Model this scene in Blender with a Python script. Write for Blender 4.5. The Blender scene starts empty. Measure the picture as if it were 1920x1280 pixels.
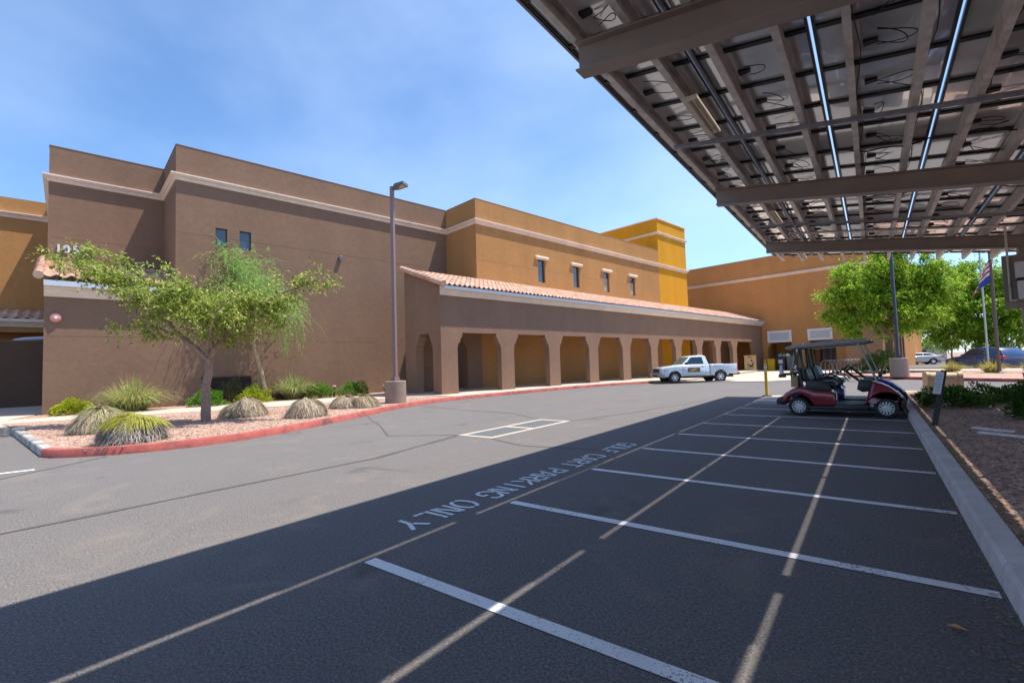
import bpy, bmesh, math, random
from mathutils import Vector, Matrix, noise
R = math.radians
rnd = random.Random(7)
scene = bpy.context.scene
COL = scene.collection

# ------------------------------------------------------------------ camera
CAM_H = 1.4
cam_data = bpy.data.cameras.new("camera")
cam = bpy.data.objects.new("camera", cam_data); COL.objects.link(cam)
right = Vector((0.7927653834, 0.6087296053, -0.0311659191))
down = Vector((-0.0559063351, 0.0217022183, -0.9982001279))
fwd = Vector((-0.6069576003, 0.7930808795, 0.0512366087))
m = Matrix((right, -down, -fwd)).transposed().to_4x4()
m.translation = (0, 0, CAM_H)
cam.matrix_world = m
cam_data.sensor_width = 36.0
cam_data.lens = 36.0 * 880.277 / 1920.0
cam_data.clip_start = 0.05
cam_data.clip_end = 4000
scene.camera = cam

# ------------------------------------------------------------------ light and sky
SUN_TO = Vector((0.297, 0.299, 1.0)).normalized()      # towards the sun
SUN_EL = math.asin(SUN_TO.z); SUN_AZ = math.atan2(SUN_TO.x, SUN_TO.y)
sun_data = bpy.data.lights.new("sun", 'SUN')
sun_data.energy = 5.0; sun_data.angle = R(0.53); sun_data.color = (1.0, 0.93, 0.83)
sun = bpy.data.objects.new("sun", sun_data); COL.objects.link(sun)
sun.rotation_euler = (-SUN_TO).to_track_quat('-Z', 'Y').to_euler()
sun.location = (20, 20, 60)

world = bpy.data.worlds.new("World"); scene.world = world; world.use_nodes = True
nt = world.node_tree; nt.nodes.clear()
def N(nt, typ, **kw):
    n = nt.nodes.new(typ)
    for k, v in kw.items():
        if k in n.inputs: n.inputs[k].default_value = v
        else: setattr(n, k, v)
    return n
sky = N(nt, 'ShaderNodeTexSky', sky_type='NISHITA'); sky.sun_disc = False
sky.sun_elevation = SUN_EL; sky.sun_rotation = SUN_AZ
sky.air_density = 1.0; sky.dust_density = 0.6; sky.ozone_density = 1.6; sky.altitude = 350
tc = N(nt, 'ShaderNodeTexCoord')
mp = N(nt, 'ShaderNodeMapping'); mp.inputs['Scale'].default_value = (1.0, 1.2, 2.2)
nt.links.new(tc.outputs['Generated'], mp.inputs['Vector'])
nz = N(nt, 'ShaderNodeTexNoise', Scale=1.5, Detail=6.0, Roughness=0.52, Distortion=0.2)
nt.links.new(mp.outputs[0], nz.inputs['Vector'])
rp = N(nt, 'ShaderNodeValToRGB'); rp.color_ramp.elements[0].position = 0.38; rp.color_ramp.elements[1].position = 0.90
rp.color_ramp.elements[0].color = (0, 0, 0, 1); rp.color_ramp.elements[1].color = (0.24, 0.24, 0.24, 1)
nt.links.new(nz.outputs['Fac'], rp.inputs['Fac'])
mx = N(nt, 'ShaderNodeMix', data_type='RGBA')
mx.inputs['B'].default_value = (9.5, 10.8, 12.2, 1)
nt.links.new(rp.outputs['Color'], mx.inputs['Factor']); tn = N(nt, 'ShaderNodeMix', data_type='RGBA'); tn.blend_type = 'MULTIPLY'; tn.inputs['Factor'].default_value = 1.0
tn.inputs['B'].default_value = (0.86, 1.06, 1.24, 1); nt.links.new(sky.outputs[0], tn.inputs['A']); nt.links.new(tn.outputs['Result'], mx.inputs['A'])
bg = N(nt, 'ShaderNodeBackground', Strength=0.133)
wo = N(nt, 'ShaderNodeOutputWorld')
nt.links.new(mx.outputs['Result'], bg.inputs['Color']); nt.links.new(bg.outputs[0], wo.inputs['Surface'])

scene.view_settings.view_transform = 'Standard'; scene.view_settings.look = 'None'
scene.view_settings.exposure = 0.54; scene.view_settings.gamma = 1.0
scene.view_settings.use_curve_mapping = False
scene.cycles.max_bounces = 8; scene.cycles.diffuse_bounces = 5; scene.cycles.transparent_max_bounces = 8

# ------------------------------------------------------------------ materials
MATS = {}
def newmat(name):
    mt = bpy.data.materials.new(name); mt.use_nodes = True
    nt = mt.node_tree; b = nt.nodes['Principled BSDF']; MATS[name] = mt
    return mt, nt, b
def noise_node(nt, scale, detail=4, rough=0.55, vec=None, dist=0.0):
    n = N(nt, 'ShaderNodeTexNoise', Scale=scale, Detail=float(detail), Roughness=rough, Distortion=dist)
    if vec is not None: nt.links.new(vec, n.inputs['Vector'])
    return n.outputs['Fac']
def ramp(nt, fac, stops):
    r = N(nt, 'ShaderNodeValToRGB'); e = r.color_ramp.elements
    while len(e) < len(stops): e.new(0.5)
    for el, (p, c) in zip(e, stops):
        el.position = p; el.color = (*c, 1) if len(c) == 3 else c
    nt.links.new(fac, r.inputs['Fac']); return r.outputs['Color']
def mixc(nt, fac, a, b, mode='MIX'):
    x = N(nt, 'ShaderNodeMix', data_type='RGBA'); x.blend_type = mode
    for key, v in (('Factor', fac), ('A', a), ('B', b)):
        s = x.inputs[key]
        if isinstance(v, (int, float)): s.default_value = v
        elif isinstance(v, tuple): s.default_value = (*v, 1) if len(v) == 3 else v
        else: nt.links.new(v, s)
    return x.outputs['Result']
def bump(nt, b, h, dist, strength=1.0, prev=None):
    n = N(nt, 'ShaderNodeBump', Strength=strength, Distance=dist)
    nt.links.new(h, n.inputs['Height'])
    if prev is not None: nt.links.new(prev, n.inputs['Normal'])
    nt.links.new(n.outputs[0], b.inputs['Normal']); return n.outputs[0]
def coords(nt, scale=(1, 1, 1)):
    g = N(nt, 'ShaderNodeNewGeometry')
    if scale == (1, 1, 1): return g.outputs['Position']
    mpn = N(nt, 'ShaderNodeMapping'); mpn.inputs['Scale'].default_value = scale
    nt.links.new(g.outputs['Position'], mpn.inputs['Vector']); return mpn.outputs[0]
def sc(c, k): return tuple(min(1, x * k) for x in c)

def plain(name, col, rough=0.6, metal=0.0, var=0.12, scale=9.0, bumpd=0.0, coat=0.0, spec=0.5):
    mt, nt, b = newmat(name); v = coords(nt)
    f = noise_node(nt, scale, 5, 0.6, v)
    nt.links.new(ramp(nt, f, [(0.25, sc(col, 1 - var)), (0.75, sc(col, 1 + var))]), b.inputs['Base Color'])
    b.inputs['Roughness'].default_value = rough; b.inputs['Metallic'].default_value = metal
    b.inputs['Specular IOR Level'].default_value = spec
    b.inputs['Coat Weight'].default_value = coat; b.inputs['Coat Roughness'].default_value = 0.04
    if bumpd: bump(nt, b, noise_node(nt, scale * 6, 4, 0.6, v), bumpd)
    return mt
def stucco(name, col):
    mt, nt, b = newmat(name); v = coords(nt)
    big = noise_node(nt, 0.55, 5, 0.6, v); mid = noise_node(nt, 5, 5, 0.65, v); streak = noise_node(nt, 1.0, 3, 0.5, coords(nt, (0.9, 0.9, 0.16)))
    c = ramp(nt, big, [(0.3, sc(col, 0.84)), (0.7, sc(col, 1.12))])
    c = mixc(nt, 0.5, c, ramp(nt, mid, [(0.28, sc(col, 0.80)), (0.72, sc(col, 1.18))]))
    c = mixc(nt, 0.28, c, ramp(nt, streak, [(0.28, sc(col, 0.72)), (0.7, sc(col, 1.14))]))
    nt.links.new(c, b.inputs['Base Color'])
    b.inputs['Roughness'].default_value = 0.95; b.inputs['Specular IOR Level'].default_value = 0.15
    n1 = bump(nt, b, noise_node(nt, 45, 4, 0.65, v), 0.012, 0.8)
    bump(nt, b, noise_node(nt, 3.5, 3, 0.5, v), 0.02, 0.5, n1)
    return mt
def asphalt(name, base):
    mt, nt, b = newmat(name); v = coords(nt)
    big = noise_node(nt, 0.16, 5, 0.6, v, 0.6); mid = noise_node(nt, 1.3, 5, 0.65, v); fine = noise_node(nt, 62, 3, 0.8, v)
    lane = noise_node(nt, 0.7, 4, 0.6, coords(nt, (1.2, 0.08, 1)))
    c = ramp(nt, big, [(0.3, sc(base, 0.78)), (0.7, sc(base, 1.16))])
    c = mixc(nt, 0.45, c, ramp(nt, mid, [(0.25, sc(base, 0.75)), (0.75, sc(base, 1.2))]))
    c = mixc(nt, 0.45, c, ramp(nt, lane, [(0.3, sc(base, 0.72)), (0.7, sc(base, 1.24))]))
    c = mixc(nt, 0.68, c, ramp(nt, fine, [(0.3, sc(base, 0.25)), (0.5, base), (0.72, sc(base, 2.2))]))
    vo = N(nt, 'ShaderNodeTexVoronoi', Scale=42.0); nt.links.new(v, vo.inputs['Vector'])
    sp = ramp(nt, vo.outputs['Distance'], [(0.10, (1, 1, 1)), (0.17, (0, 0, 0))])
    rr = N(nt, 'ShaderNodeSeparateColor'); nt.links.new(vo.outputs['Color'], rr.inputs[0])
    gt = N(nt, 'ShaderNodeMath', operation='GREATER_THAN'); gt.inputs[1].default_value = 0.86; nt.links.new(rr.outputs[0], gt.inputs[0])
    mu = N(nt, 'ShaderNodeMath', operation='MULTIPLY'); nt.links.new(sp, mu.inputs[0]); nt.links.new(gt.outputs[0], mu.inputs[1])
    c = mixc(nt, mu.outputs[0], c, sc(base, 3.0))
    st = noise_node(nt, 0.9, 6, 0.7, coords(nt, (1, 1, 1)), 1.2)
    c = mixc(nt, ramp(nt, st, [(0.54, (0, 0, 0)), (0.72, (0.55, 0.55, 0.55))]), c, (0.235, 0.20, 0.17))
    oil = noise_node(nt, 0.8, 4, 0.6, v, 0.5)
    c = mixc(nt, ramp(nt, oil, [(0.62, (0, 0, 0)), (0.72, (0.55, 0.55, 0.55))]), c, sc(base, 0.5))
    drip = noise_node(nt, 7.0, 2, 0.5, v)
    c = mixc(nt, ramp(nt, drip, [(0.74, (0, 0, 0)), (0.77, (0.6, 0.6, 0.6))]), c, sc(base, 0.4))
    nt.links.new(c, b.inputs['Base Color'])
    b.inputs['Roughness'].default_value = 0.9; b.inputs['Specular IOR Level'].default_value = 0.25
    n1 = bump(nt, b, fine, 0.0045, 0.8); bump(nt, b, noise_node(nt, 14, 4, 0.6, v), 0.008, 0.6, n1)
    return mt
def paint(name, col, under, wear=0.42):
    mt, nt, b = newmat(name); v = coords(nt)
    f = noise_node(nt, 55, 4, 0.75, v); g = noise_node(nt, 2.2, 4, 0.6, v)
    ad = N(nt, 'ShaderNodeMath', operation='MULTIPLY_ADD'); nt.links.new(g, ad.inputs[0]); ad.inputs[1].default_value = 0.55; nt.links.new(f, ad.inputs[2])
    c = mixc(nt, ramp(nt, ad.outputs[0], [(wear + 0.12, (0, 0, 0)), (wear + 0.22, (1, 1, 1))]), under, col)
    c2 = mixc(nt, ramp(nt, noise_node(nt, 1.1, 4, 0.6, v), [(0.55, (0, 0, 0)), (0.75, (0.5, 0.5, 0.5))]), c, sc(col, 0.55))
    nt.links.new(c2, b.inputs['Base Color']); b.inputs['Roughness'].default_value = 0.8
    bump(nt, b, f, 0.003, 0.7); return mt
def gravel(name, cols, scale=22.0):
    mt, nt, b = newmat(name); v = coords(nt)
    vo = N(nt, 'ShaderNodeTexVoronoi', Scale=scale); nt.links.new(v, vo.inputs['Vector'])
    s = N(nt, 'ShaderNodeSeparateColor'); nt.links.new(vo.outputs['Color'], s.inputs[0])
    c = ramp(nt, s.outputs[0], [(i / (len(cols) - 1), k) for i, k in enumerate(cols)])
    big = noise_node(nt, 0.5, 4, 0.6, v)
    c = mixc(nt, 1.0, c, ramp(nt, big, [(0.3, (0.82, 0.82, 0.82)), (0.7, (1.1, 1.1, 1.1))]), 'MULTIPLY')
    nt.links.new(c, b.inputs['Base Color']); b.inputs['Roughness'].default_value = 0.95; b.inputs['Specular IOR Level'].default_value = 0.2
    inv = N(nt, 'ShaderNodeMath', operation='SUBTRACT'); inv.inputs[0].default_value = 1.0; nt.links.new(vo.outputs['Distance'], inv.inputs[1])
    bump(nt, b, inv.outputs[0], 0.03, 1.0); return mt
def leafmat(name, cols, trans=0.35):
    mt, nt, b = newmat(name)
    g = N(nt, 'ShaderNodeNewGeometry')
    c = ramp(nt, g.outputs['Random Per Island'], [(i / (len(cols) - 1), k) for i, k in enumerate(cols)])
    nt.links.new(c, b.inputs['Base Color']); b.inputs['Roughness'].default_value = 0.55; b.inputs['Specular IOR Level'].default_value = 0.3
    t = N(nt, 'ShaderNodeBsdfTranslucent'); nt.links.new(c, t.inputs['Color'])
    ms = N(nt, 'ShaderNodeMixShader', Fac=trans); nt.links.new(b.outputs[0], ms.inputs[1]); nt.links.new(t.outputs[0], ms.inputs[2])
    nt.links.new(ms.outputs[0], nt.nodes['Material Output'].inputs['Surface']); return mt
def glass(name, col=(0.02, 0.03, 0.04), rough=0.05):
    mt, nt, b = newmat(name); v = coords(nt)
    nt.links.new(ramp(nt, noise_node(nt, 0.8, 2, 0.5, v), [(0.3, sc(col, 0.8)), (0.7, sc(col, 1.3))]), b.inputs['Base Color'])
    b.inputs['Roughness'].default_value = rough; b.inputs['Specular IOR Level'].default_value = 0.8
    b.inputs['Coat Weight'].default_value = 0.5; b.inputs['Coat Roughness'].default_value = 0.02; return mt
def carpaint(name, col):
    mt, nt, b = newmat(name); v = coords(nt)
    nt.links.new(ramp(nt, noise_node(nt, 4, 4, 0.6, v), [(0.3, sc(col, 0.94)), (0.7, sc(col, 1.05))]), b.inputs['Base Color'])
    b.inputs['Roughness'].default_value = 0.3; b.inputs['Coat Weight'].default_value = 1.0; b.inputs['Coat Roughness'].default_value = 0.05; return mt
def galv(name, col, rust=0.5):
    mt, nt, b = newmat(name); v = coords(nt, (3, 1, 3))
    f = noise_node(nt, 1.2, 6, 0.65, v, 0.8)
    c = mixc(nt, ramp(nt, f, [(0.54, (0, 0, 0)), (0.72, (rust, rust, rust))]), ramp(nt, noise_node(nt, 7, 4, 0.6, coords(nt)), [(0.3, sc(col, 0.8)), (0.7, sc(col, 1.15))]), (0.17, 0.105, 0.06))
    nt.links.new(c, b.inputs['Base Color']); b.inputs['Roughness'].default_value = 0.5; b.inputs['Metallic'].default_value = 0.25; return mt

BROWN = (0.228, 0.142, 0.098); OCHRE = (0.41, 0.212, 0.083); MUST = (0.60, 0.285, 0.022); BEIGE = (0.74, 0.61, 0.51)
ASPH = (0.149, 0.138, 0.134)
stucco('brown_stucco', BROWN); stucco('arcade_stucco', (0.262, 0.160, 0.110)); stucco('ochre_stucco', OCHRE); stucco('mustard_stucco', MUST)
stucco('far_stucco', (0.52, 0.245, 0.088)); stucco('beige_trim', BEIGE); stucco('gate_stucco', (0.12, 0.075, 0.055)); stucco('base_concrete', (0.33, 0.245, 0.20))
plain('joint_dark', sc(BROWN, 0.72), 0.95); plain('joint_ochre', sc(OCHRE, 0.78), 0.95)
asphalt('asphalt', ASPH)
plain('tar', (0.088, 0.082, 0.080), 0.75, var=0.25, scale=3, bumpd=0.002)
paint('white_paint', (0.80, 0.80, 0.80), ASPH, 0.47); paint('worn_paint', (0.76, 0.77, 0.77), ASPH, 0.48)
paint('old_paint', (0.17, 0.155, 0.145), ASPH, 0.62)
gravel('pink_gravel', [(0.20, 0.125, 0.095), (0.44, 0.27, 0.20), (0.60, 0.41, 0.32), (0.34, 0.20, 0.15), (0.70, 0.54, 0.44)])
gravel('desert_soil', [(0.25, 0.17, 0.12), (0.34, 0.24, 0.18), (0.40, 0.3, 0.23)], 6)
plain('concrete', (0.50, 0.415, 0.34), 0.9, var=0.12, scale=1.5, bumpd=0.003)
plain('kerb_concrete', (0.58, 0.53, 0.52), 0.9, var=0.2, scale=3.5, bumpd=0.004)
def redkerb():
    mt, nt, b = newmat('red_kerb'); v = coords(nt)
    c = ramp(nt, noise_node(nt, 3, 5, 0.65, v), [(0.3, (0.36, 0.08, 0.068)), (0.7, (0.48, 0.125, 0.105))])
    c = mixc(nt, ramp(nt, noise_node(nt, 1.7, 6, 0.75, v, 0.6), [(0.47, (0, 0, 0)), (0.66, (0.8, 0.8, 0.8))]), c, (0.07, 0.045, 0.045))
    c = mixc(nt, ramp(nt, noise_node(nt, 16, 4, 0.7, v), [(0.62, (0, 0, 0)), (0.7, (0.6, 0.6, 0.6))]), c, (0.34, 0.24, 0.21))
    nt.links.new(c, b.inputs['Base Color']); b.inputs['Roughness'].default_value = 0.85; bump(nt, b, noise_node(nt, 30, 4, 0.6, v), 0.004)
redkerb()
def stainkerb():
    mt, nt, b = newmat('stained_kerb'); v = coords(nt)
    c = mixc(nt, ramp(nt, noise_node(nt, 1.6, 6, 0.75, v, 0.8), [(0.42, (0, 0, 0)), (0.60, (0.85, 0.85, 0.85))]), (0.46, 0.44, 0.41), (0.10, 0.09, 0.085))
    nt.links.new(c, b.inputs['Base Color']); b.inputs['Roughness'].default_value = 0.9
stainkerb()
def tilemat():
    mt, nt, b = newmat('clay_tile')
    a = N(nt, 'ShaderNodeAttribute'); a.attribute_name = 'tint'
    s = N(nt, 'ShaderNodeSeparateColor'); nt.links.new(a.outputs['Color'], s.inputs[0])
    c = ramp(nt, s.outputs[0], [(0, (0.46, 0.25, 0.165)), (0.35, (0.58, 0.36, 0.25)), (0.7, (0.68, 0.45, 0.33)), (1, (0.74, 0.54, 0.42))])
    c = mixc(nt, 0.4, c, ramp(nt, noise_node(nt, 18, 4, 0.6, coords(nt)), [(0.3, (0.40, 0.22, 0.15)), (0.7, (0.66, 0.43, 0.33))]))
    nt.links.new(c, b.inputs['Base Color']); b.inputs['Roughness'].default_value = 0.9
tilemat()
def backsheet():
    mt, nt, b = newmat('panel_backsheet'); v = coords(nt)
    c = ramp(nt, noise_node(nt, 1.6, 4, 0.6, v), [(0.3, (0.86, 0.82, 0.78)), (0.7, (0.94, 0.90, 0.87))])
    c = mixc(nt, ramp(nt, noise_node(nt, 5, 5, 0.7, v, 1.0), [(0.58, (0, 0, 0)), (0.75, (0.3, 0.3, 0.3))]), c, (0.42, 0.36, 0.32))
    nt.links.new(c, b.inputs['Base Color']); b.inputs['Roughness'].default_value = 0.16; b.inputs['Metallic'].default_value = 0.3; b.inputs['Specular IOR Level'].default_value = 0.9
    b.inputs['Coat Weight'].default_value = 1.0; b.inputs['Coat Roughness'].default_value = 0.015; b.inputs['Coat IOR'].default_value = 2.3
    bump(nt, b, noise_node(nt, 1.3, 3, 0.5, v), 0.02, 0.10)
backsheet()
plain('panel_frame', (0.025, 0.022, 0.025), 0.4, 0.4)
plain('solar_cells', (0.015, 0.02, 0.05), 0.15)
galv('galvanised', (0.62, 0.59, 0.57)); galv('conduit_metal', (0.30, 0.31, 0.36), 0.1)
plain('beam_brown', (0.25, 0.205, 0.18), 0.5, var=0.18, scale=2.5, bumpd=0.001)
plain('cable_black', (0.012, 0.012, 0.013), 0.5); plain('black_plastic', (0.018, 0.018, 0.02), 0.45, var=0.2)
plain('rubber', (0.022, 0.022, 0.023), 0.8, var=0.2); plain('chrome', (0.72, 0.73, 0.76), 0.18, 0.95, var=0.04)
plain('grey_plastic', (0.16, 0.165, 0.17), 0.5); plain('dark_trim', (0.045, 0.045, 0.05), 0.55)
plain('grate_steel', (0.30, 0.33, 0.33), 0.5, 0.3); plain('gutter_blue', (0.62, 0.68, 0.76), 0.45, var=0.06); plain('tube_lamp', (0.42, 0.36, 0.25), 0.35); plain('white_gloss', (0.74, 0.74, 0.74), 0.4, var=0.05)
plain('blind', (0.33, 0.31, 0.27), 0.8, var=0.06); plain('silver_letters', (0.62, 0.62, 0.66), 0.35, 0.2, var=0.03)
plain('bell_red', (0.66, 0.28, 0.25), 0.5); plain('pole_brown', (0.23, 0.155, 0.145), 0.5, var=0.08)
plain('pole_blue', (0.045, 0.05, 0.075), 0.5); plain('pole_bronze', (0.10, 0.075, 0.065), 0.5); plain('alu', (0.42, 0.44, 0.45), 0.35, 0.7)
plain('lamp_blue', (0.10, 0.115, 0.135), 0.45); plain('louvre', (0.055, 0.04, 0.034), 0.6)
plain('yellow_plastic', (0.75, 0.46, 0.02), 0.5, var=0.06); plain('bin_grey', (0.14, 0.15, 0.16), 0.5); plain('bin_dark', (0.04, 0.04, 0.045), 0.5)
plain('teal', (0.05, 0.38, 0.45), 0.5); plain('card_tan', (0.50, 0.34, 0.17), 0.8); plain('ink', (0.03, 0.028, 0.03), 0.7)
plain('tan_shell', (0.50, 0.35, 0.20), 0.6, var=0.25, scale=5, bumpd=0.003); plain('leaf_orange', (0.75, 0.42, 0.14), 0.7); plain('plank', (0.74, 0.68, 0.66), 0.85, var=0.2, scale=12)
plain('sign_white', (0.60, 0.60, 0.66), 0.5, var=0.1, scale=20); plain('cream', (0.72, 0.66, 0.52), 0.6)
glass('window_glass', (0.035, 0.05, 0.075)); glass('car_glass', (0.02, 0.035, 0.035)); glass('clear_screen', (0.16, 0.19, 0.15), 0.1); glass('truck_screen', (0.09, 0.12, 0.085), 0.08)
carpaint('white_car', (0.58, 0.645, 0.71)); carpaint('red_car', (0.23, 0.012, 0.03)); carpaint('blue_car', (0.010, 0.028, 0.26)); carpaint('navy_car', (0.014, 0.040, 0.14)); carpaint('silver_car', (0.55, 0.57, 0.6))
plain('wheel_silver', (0.62, 0.63, 0.66), 0.3, 0.3, var=0.05); plain('lit_frame_grey', (0.36, 0.38, 0.34), 0.45); plain('panel_inset', (0.52, 0.51, 0.51), 0.6)
plain('tail_red', (0.55, 0.02, 0.02), 0.25); plain('amber', (0.75, 0.28, 0.03), 0.25); plain('lens', (0.55, 0.57, 0.6), 0.12)
plain('vinyl_black', (0.02, 0.017, 0.02), 0.45); plain('vinyl_grey', (0.15, 0.20, 0.23), 0.5); plain('roof_grey', (0.30, 0.29, 0.285), 0.5)
plain('bark', (0.30, 0.205, 0.165), 0.9, var=0.35, scale=10, bumpd=0.012); plain('pale_bark', (0.36, 0.27, 0.16), 0.9, var=0.3, scale=10, bumpd=0.01)
plain('old_rust', (0.10, 0.065, 0.05), 0.8); plain('bike_steel', (0.20, 0.17, 0.16), 0.45, 0.4)
leafmat('mesquite_leaf', [(0.09, 0.15, 0.02), (0.22, 0.32, 0.045), (0.38, 0.46, 0.08), (0.60, 0.58, 0.20)])
leafmat('feather_leaf', [(0.20, 0.38, 0.08), (0.30, 0.50, 0.13), (0.42, 0.60, 0.20)], 0.45)
leafmat('ash_leaf', [(0.08, 0.19, 0.012), (0.19, 0.38, 0.022), (0.33, 0.52, 0.035), (0.58, 0.64, 0.07)], 0.4)
leafmat('far_leaf', [(0.07, 0.13, 0.03), (0.15, 0.23, 0.05), (0.24, 0.29, 0.08)], 0.4)
leafmat('shrub_leaf', [(0.05, 0.14, 0.015), (0.11, 0.27, 0.02), (0.18, 0.36, 0.03)], 0.35)
leafmat('lime_leaf', [(0.20, 0.27, 0.015), (0.40, 0.48, 0.025), (0.55, 0.56, 0.05)], 0.35)
leafmat('dark_shrub', [(0.03, 0.045, 0.02), (0.055, 0.07, 0.03), (0.09, 0.085, 0.035)], 0.2)
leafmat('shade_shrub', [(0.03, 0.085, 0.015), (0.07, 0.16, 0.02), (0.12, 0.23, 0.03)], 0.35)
leafmat('grass_blade', [(0.18, 0.25, 0.07), (0.32, 0.40, 0.13), (0.52, 0.47, 0.21), (0.27, 0.37, 0.12)], 0.3)
leafmat('straw_blade', [(0.38, 0.30, 0.08), (0.50, 0.42, 0.14), (0.30, 0.33, 0.07)], 0.3)
leafmat('green_blade', [(0.30, 0.36, 0.04), (0.42, 0.44, 0.06), (0.50, 0.40, 0.08)], 0.3)
leafmat('dead_blade', [(0.10, 0.09, 0.085), (0.30, 0.27, 0.25), (0.50, 0.45, 0.42), (0.24, 0.17, 0.11)], 0.1)
leafmat('brown_blade', [(0.15, 0.12, 0.09), (0.36, 0.29, 0.22), (0.56, 0.48, 0.38), (0.42, 0.30, 0.12)], 0.1)
plain('dead_core', (0.10, 0.085, 0.07), 0.95, var=0.3); plain('stem', (0.12, 0.09, 0.05), 0.9)
def flagmat():
    mt, nt, b = newmat('flag_cloth')
    a = N(nt, 'ShaderNodeAttribute'); a.attribute_name = 'tint'
    nt.links.new(a.outputs['Color'], b.inputs['Base Color']); b.inputs['Roughness'].default_value = 0.8
flagmat()

# ------------------------------------------------------------------ mesh helpers
TH = R(9.07675825); SU, CU = math.sin(TH), math.cos(TH)
def F(s, y, z=0.0):                                   # building frame: s along the facade, y away from the lot
    return Vector((SU * s - CU * y, CU * s + SU * y, z))
WM = {}
class MB:
    def __init__(self, frame=None): self.v = []; self.f = []; self.t = []; self.fr = frame
    def P(self, p):
        if self.fr is None: return Vector(p)
        if self.fr == 'B': return F(*p)
        return self.fr @ Vector(p)
    def add(self, pts, faces, tint=None):
        o = len(self.v); self.v += [self.P(p) for p in pts]
        for fc in faces: self.f.append([o + i for i in fc]); self.t.append(tint)
        return self
    def box(self, a, b):
        (x0, y0, z0), (x1, y1, z1) = a, b
        return self.add([(x0, y0, z0), (x1, y0, z0), (x1, y1, z0), (x0, y1, z0), (x0, y0, z1), (x1, y0, z1), (x1, y1, z1), (x0, y1, z1)],
                 [(0, 3, 2, 1), (4, 5, 6, 7), (0, 1, 5, 4), (1, 2, 6, 5), (2, 3, 7, 6), (3, 0, 4, 7)])
    def bar(self, p, q, w, h, up=(0, 0, 1)):            # a box from p to q, w wide, h high
        p, q = Vector(p), Vector(q); d = (q - p).normalized(); upv = Vector(up)
        s = d.cross(upv)
        if s.length < 1e-5: s = d.cross(Vector((1, 0, 0)))
        s.normalize(); n = s.cross(d)
        pts = [e + s * a * w / 2 + n * b * h / 2 for e in (p, q) for a, b in ((-1, -1), (1, -1), (1, 1), (-1, 1))]
        return self.add(pts, [(0, 1, 2, 3), (7, 6, 5, 4), (0, 4, 5, 1), (1, 5, 6, 2), (2, 6, 7, 3), (3, 7, 4, 0)])
    def tube(self, path, r, n=8, cap=True):
        path = [Vector(p) for p in path]; k = len(path)
        rs = r if isinstance(r, (list, tuple)) else [r] * k
        rings = []; prev = None
        for i, p in enumerate(path):
            d = (path[min(i + 1, k - 1)] - path[max(i - 1, 0)]).normalized()
            if prev is None: a = d.orthogonal().normalized()
            else: a = (prev - d * prev.dot(d)).normalized()
            prev = a; b = d.cross(a)
            rings += [p + (a * math.cos(2 * math.pi * j / n) + b * math.sin(2 * math.pi * j / n)) * rs[i] for j in range(n)]
        fs = [(i * n + j, i * n + (j + 1) % n, (i + 1) * n + (j + 1) % n, (i + 1) * n + j) for i in range(k - 1) for j in range(n)]
        if cap: fs += [tuple(range(n - 1, -1, -1)), tuple((k - 1) * n + j for j in range(n))]
        return self.add(rings, fs)
    def lathe(self, prof, c=(0, 0, 0), axis='z', n=24, cap=True):  # prof: (axial, radius)
        pts = []
        for a, r in prof:
            for j in range(n):
                t = 2 * math.pi * j / n; x, y = r * math.cos(t), r * math.sin(t)
                pts.append((c[0] + x, c[1] + y, c[2] + a) if axis == 'z' else (c[0] + x, c[1] + a, c[2] + y))
        k = len(prof)
        fs = [(i * n + j, i * n + (j + 1) % n, (i + 1) * n + (j + 1) % n, (i + 1) * n + j) for i in range(k - 1) for j in range(n)]
        if cap and prof[0][1] > 1e-6: fs.append(tuple(range(n - 1, -1, -1)))
        if cap and prof[-1][1] > 1e-6: fs.append(tuple((k - 1) * n + j for j in range(n)))
        return self.add(pts, fs)
    def prism(self, poly, z0, z1):                        # a plan outline raised from z0 to z1
        n = len(poly)
        pts = [(x, y, z0) for x, y in poly] + [(x, y, z1) for x, y in poly]
        return self.add(pts, [tuple(range(n - 1, -1, -1)), tuple(range(n, 2 * n))] + [(i, (i + 1) % n, n + (i + 1) % n, n + i) for i in range(n)])
    def slab(self, prof, y0, y1, r=0.03, taper=None):     # a side outline (x, z) given width y0..y1 with rounded rims
        n = len(prof); P = [Vector((a, b)) for a, b in prof]
        area = sum(P[i].x * P[(i + 1) % n].y - P[(i + 1) % n].x * P[i].y for i in range(n)); sg = 1 if area > 0 else -1
        ins = []
        for i in range(n):
            d0 = (P[i] - P[i - 1]).normalized(); d1 = (P[(i + 1) % n] - P[i]).normalized()
            nn = Vector((-(d0.y + d1.y), d0.x + d1.x)) * sg
            if nn.length < 1e-4: nn = Vector((-d0.y, d0.x)) * sg
            ins.append(nn.normalized())
        rings = []
        for y, k in ((y0, 1.0), (y0 + 0.3 * r, 0.35), (y0 + r, 0), (y1 - r, 0), (y1 - 0.3 * r, 0.35), (y1, 1.0)):
            for i in range(n):
                q = P[i] + ins[i] * r * k; yy = y
                if taper: yy = y * taper(q.x, q.y)
                rings.append((q.x, yy, q.y))
        fs = []
        for a in range(5):
            for i in range(n):
                j = (i + 1) % n; fs.append((a * n + i, a * n + j, (a + 1) * n + j, (a + 1) * n + i))
        fs += [tuple(range(n - 1, -1, -1)), tuple(5 * n + i for i in range(n))]
        return self.add(rings, fs)
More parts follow.
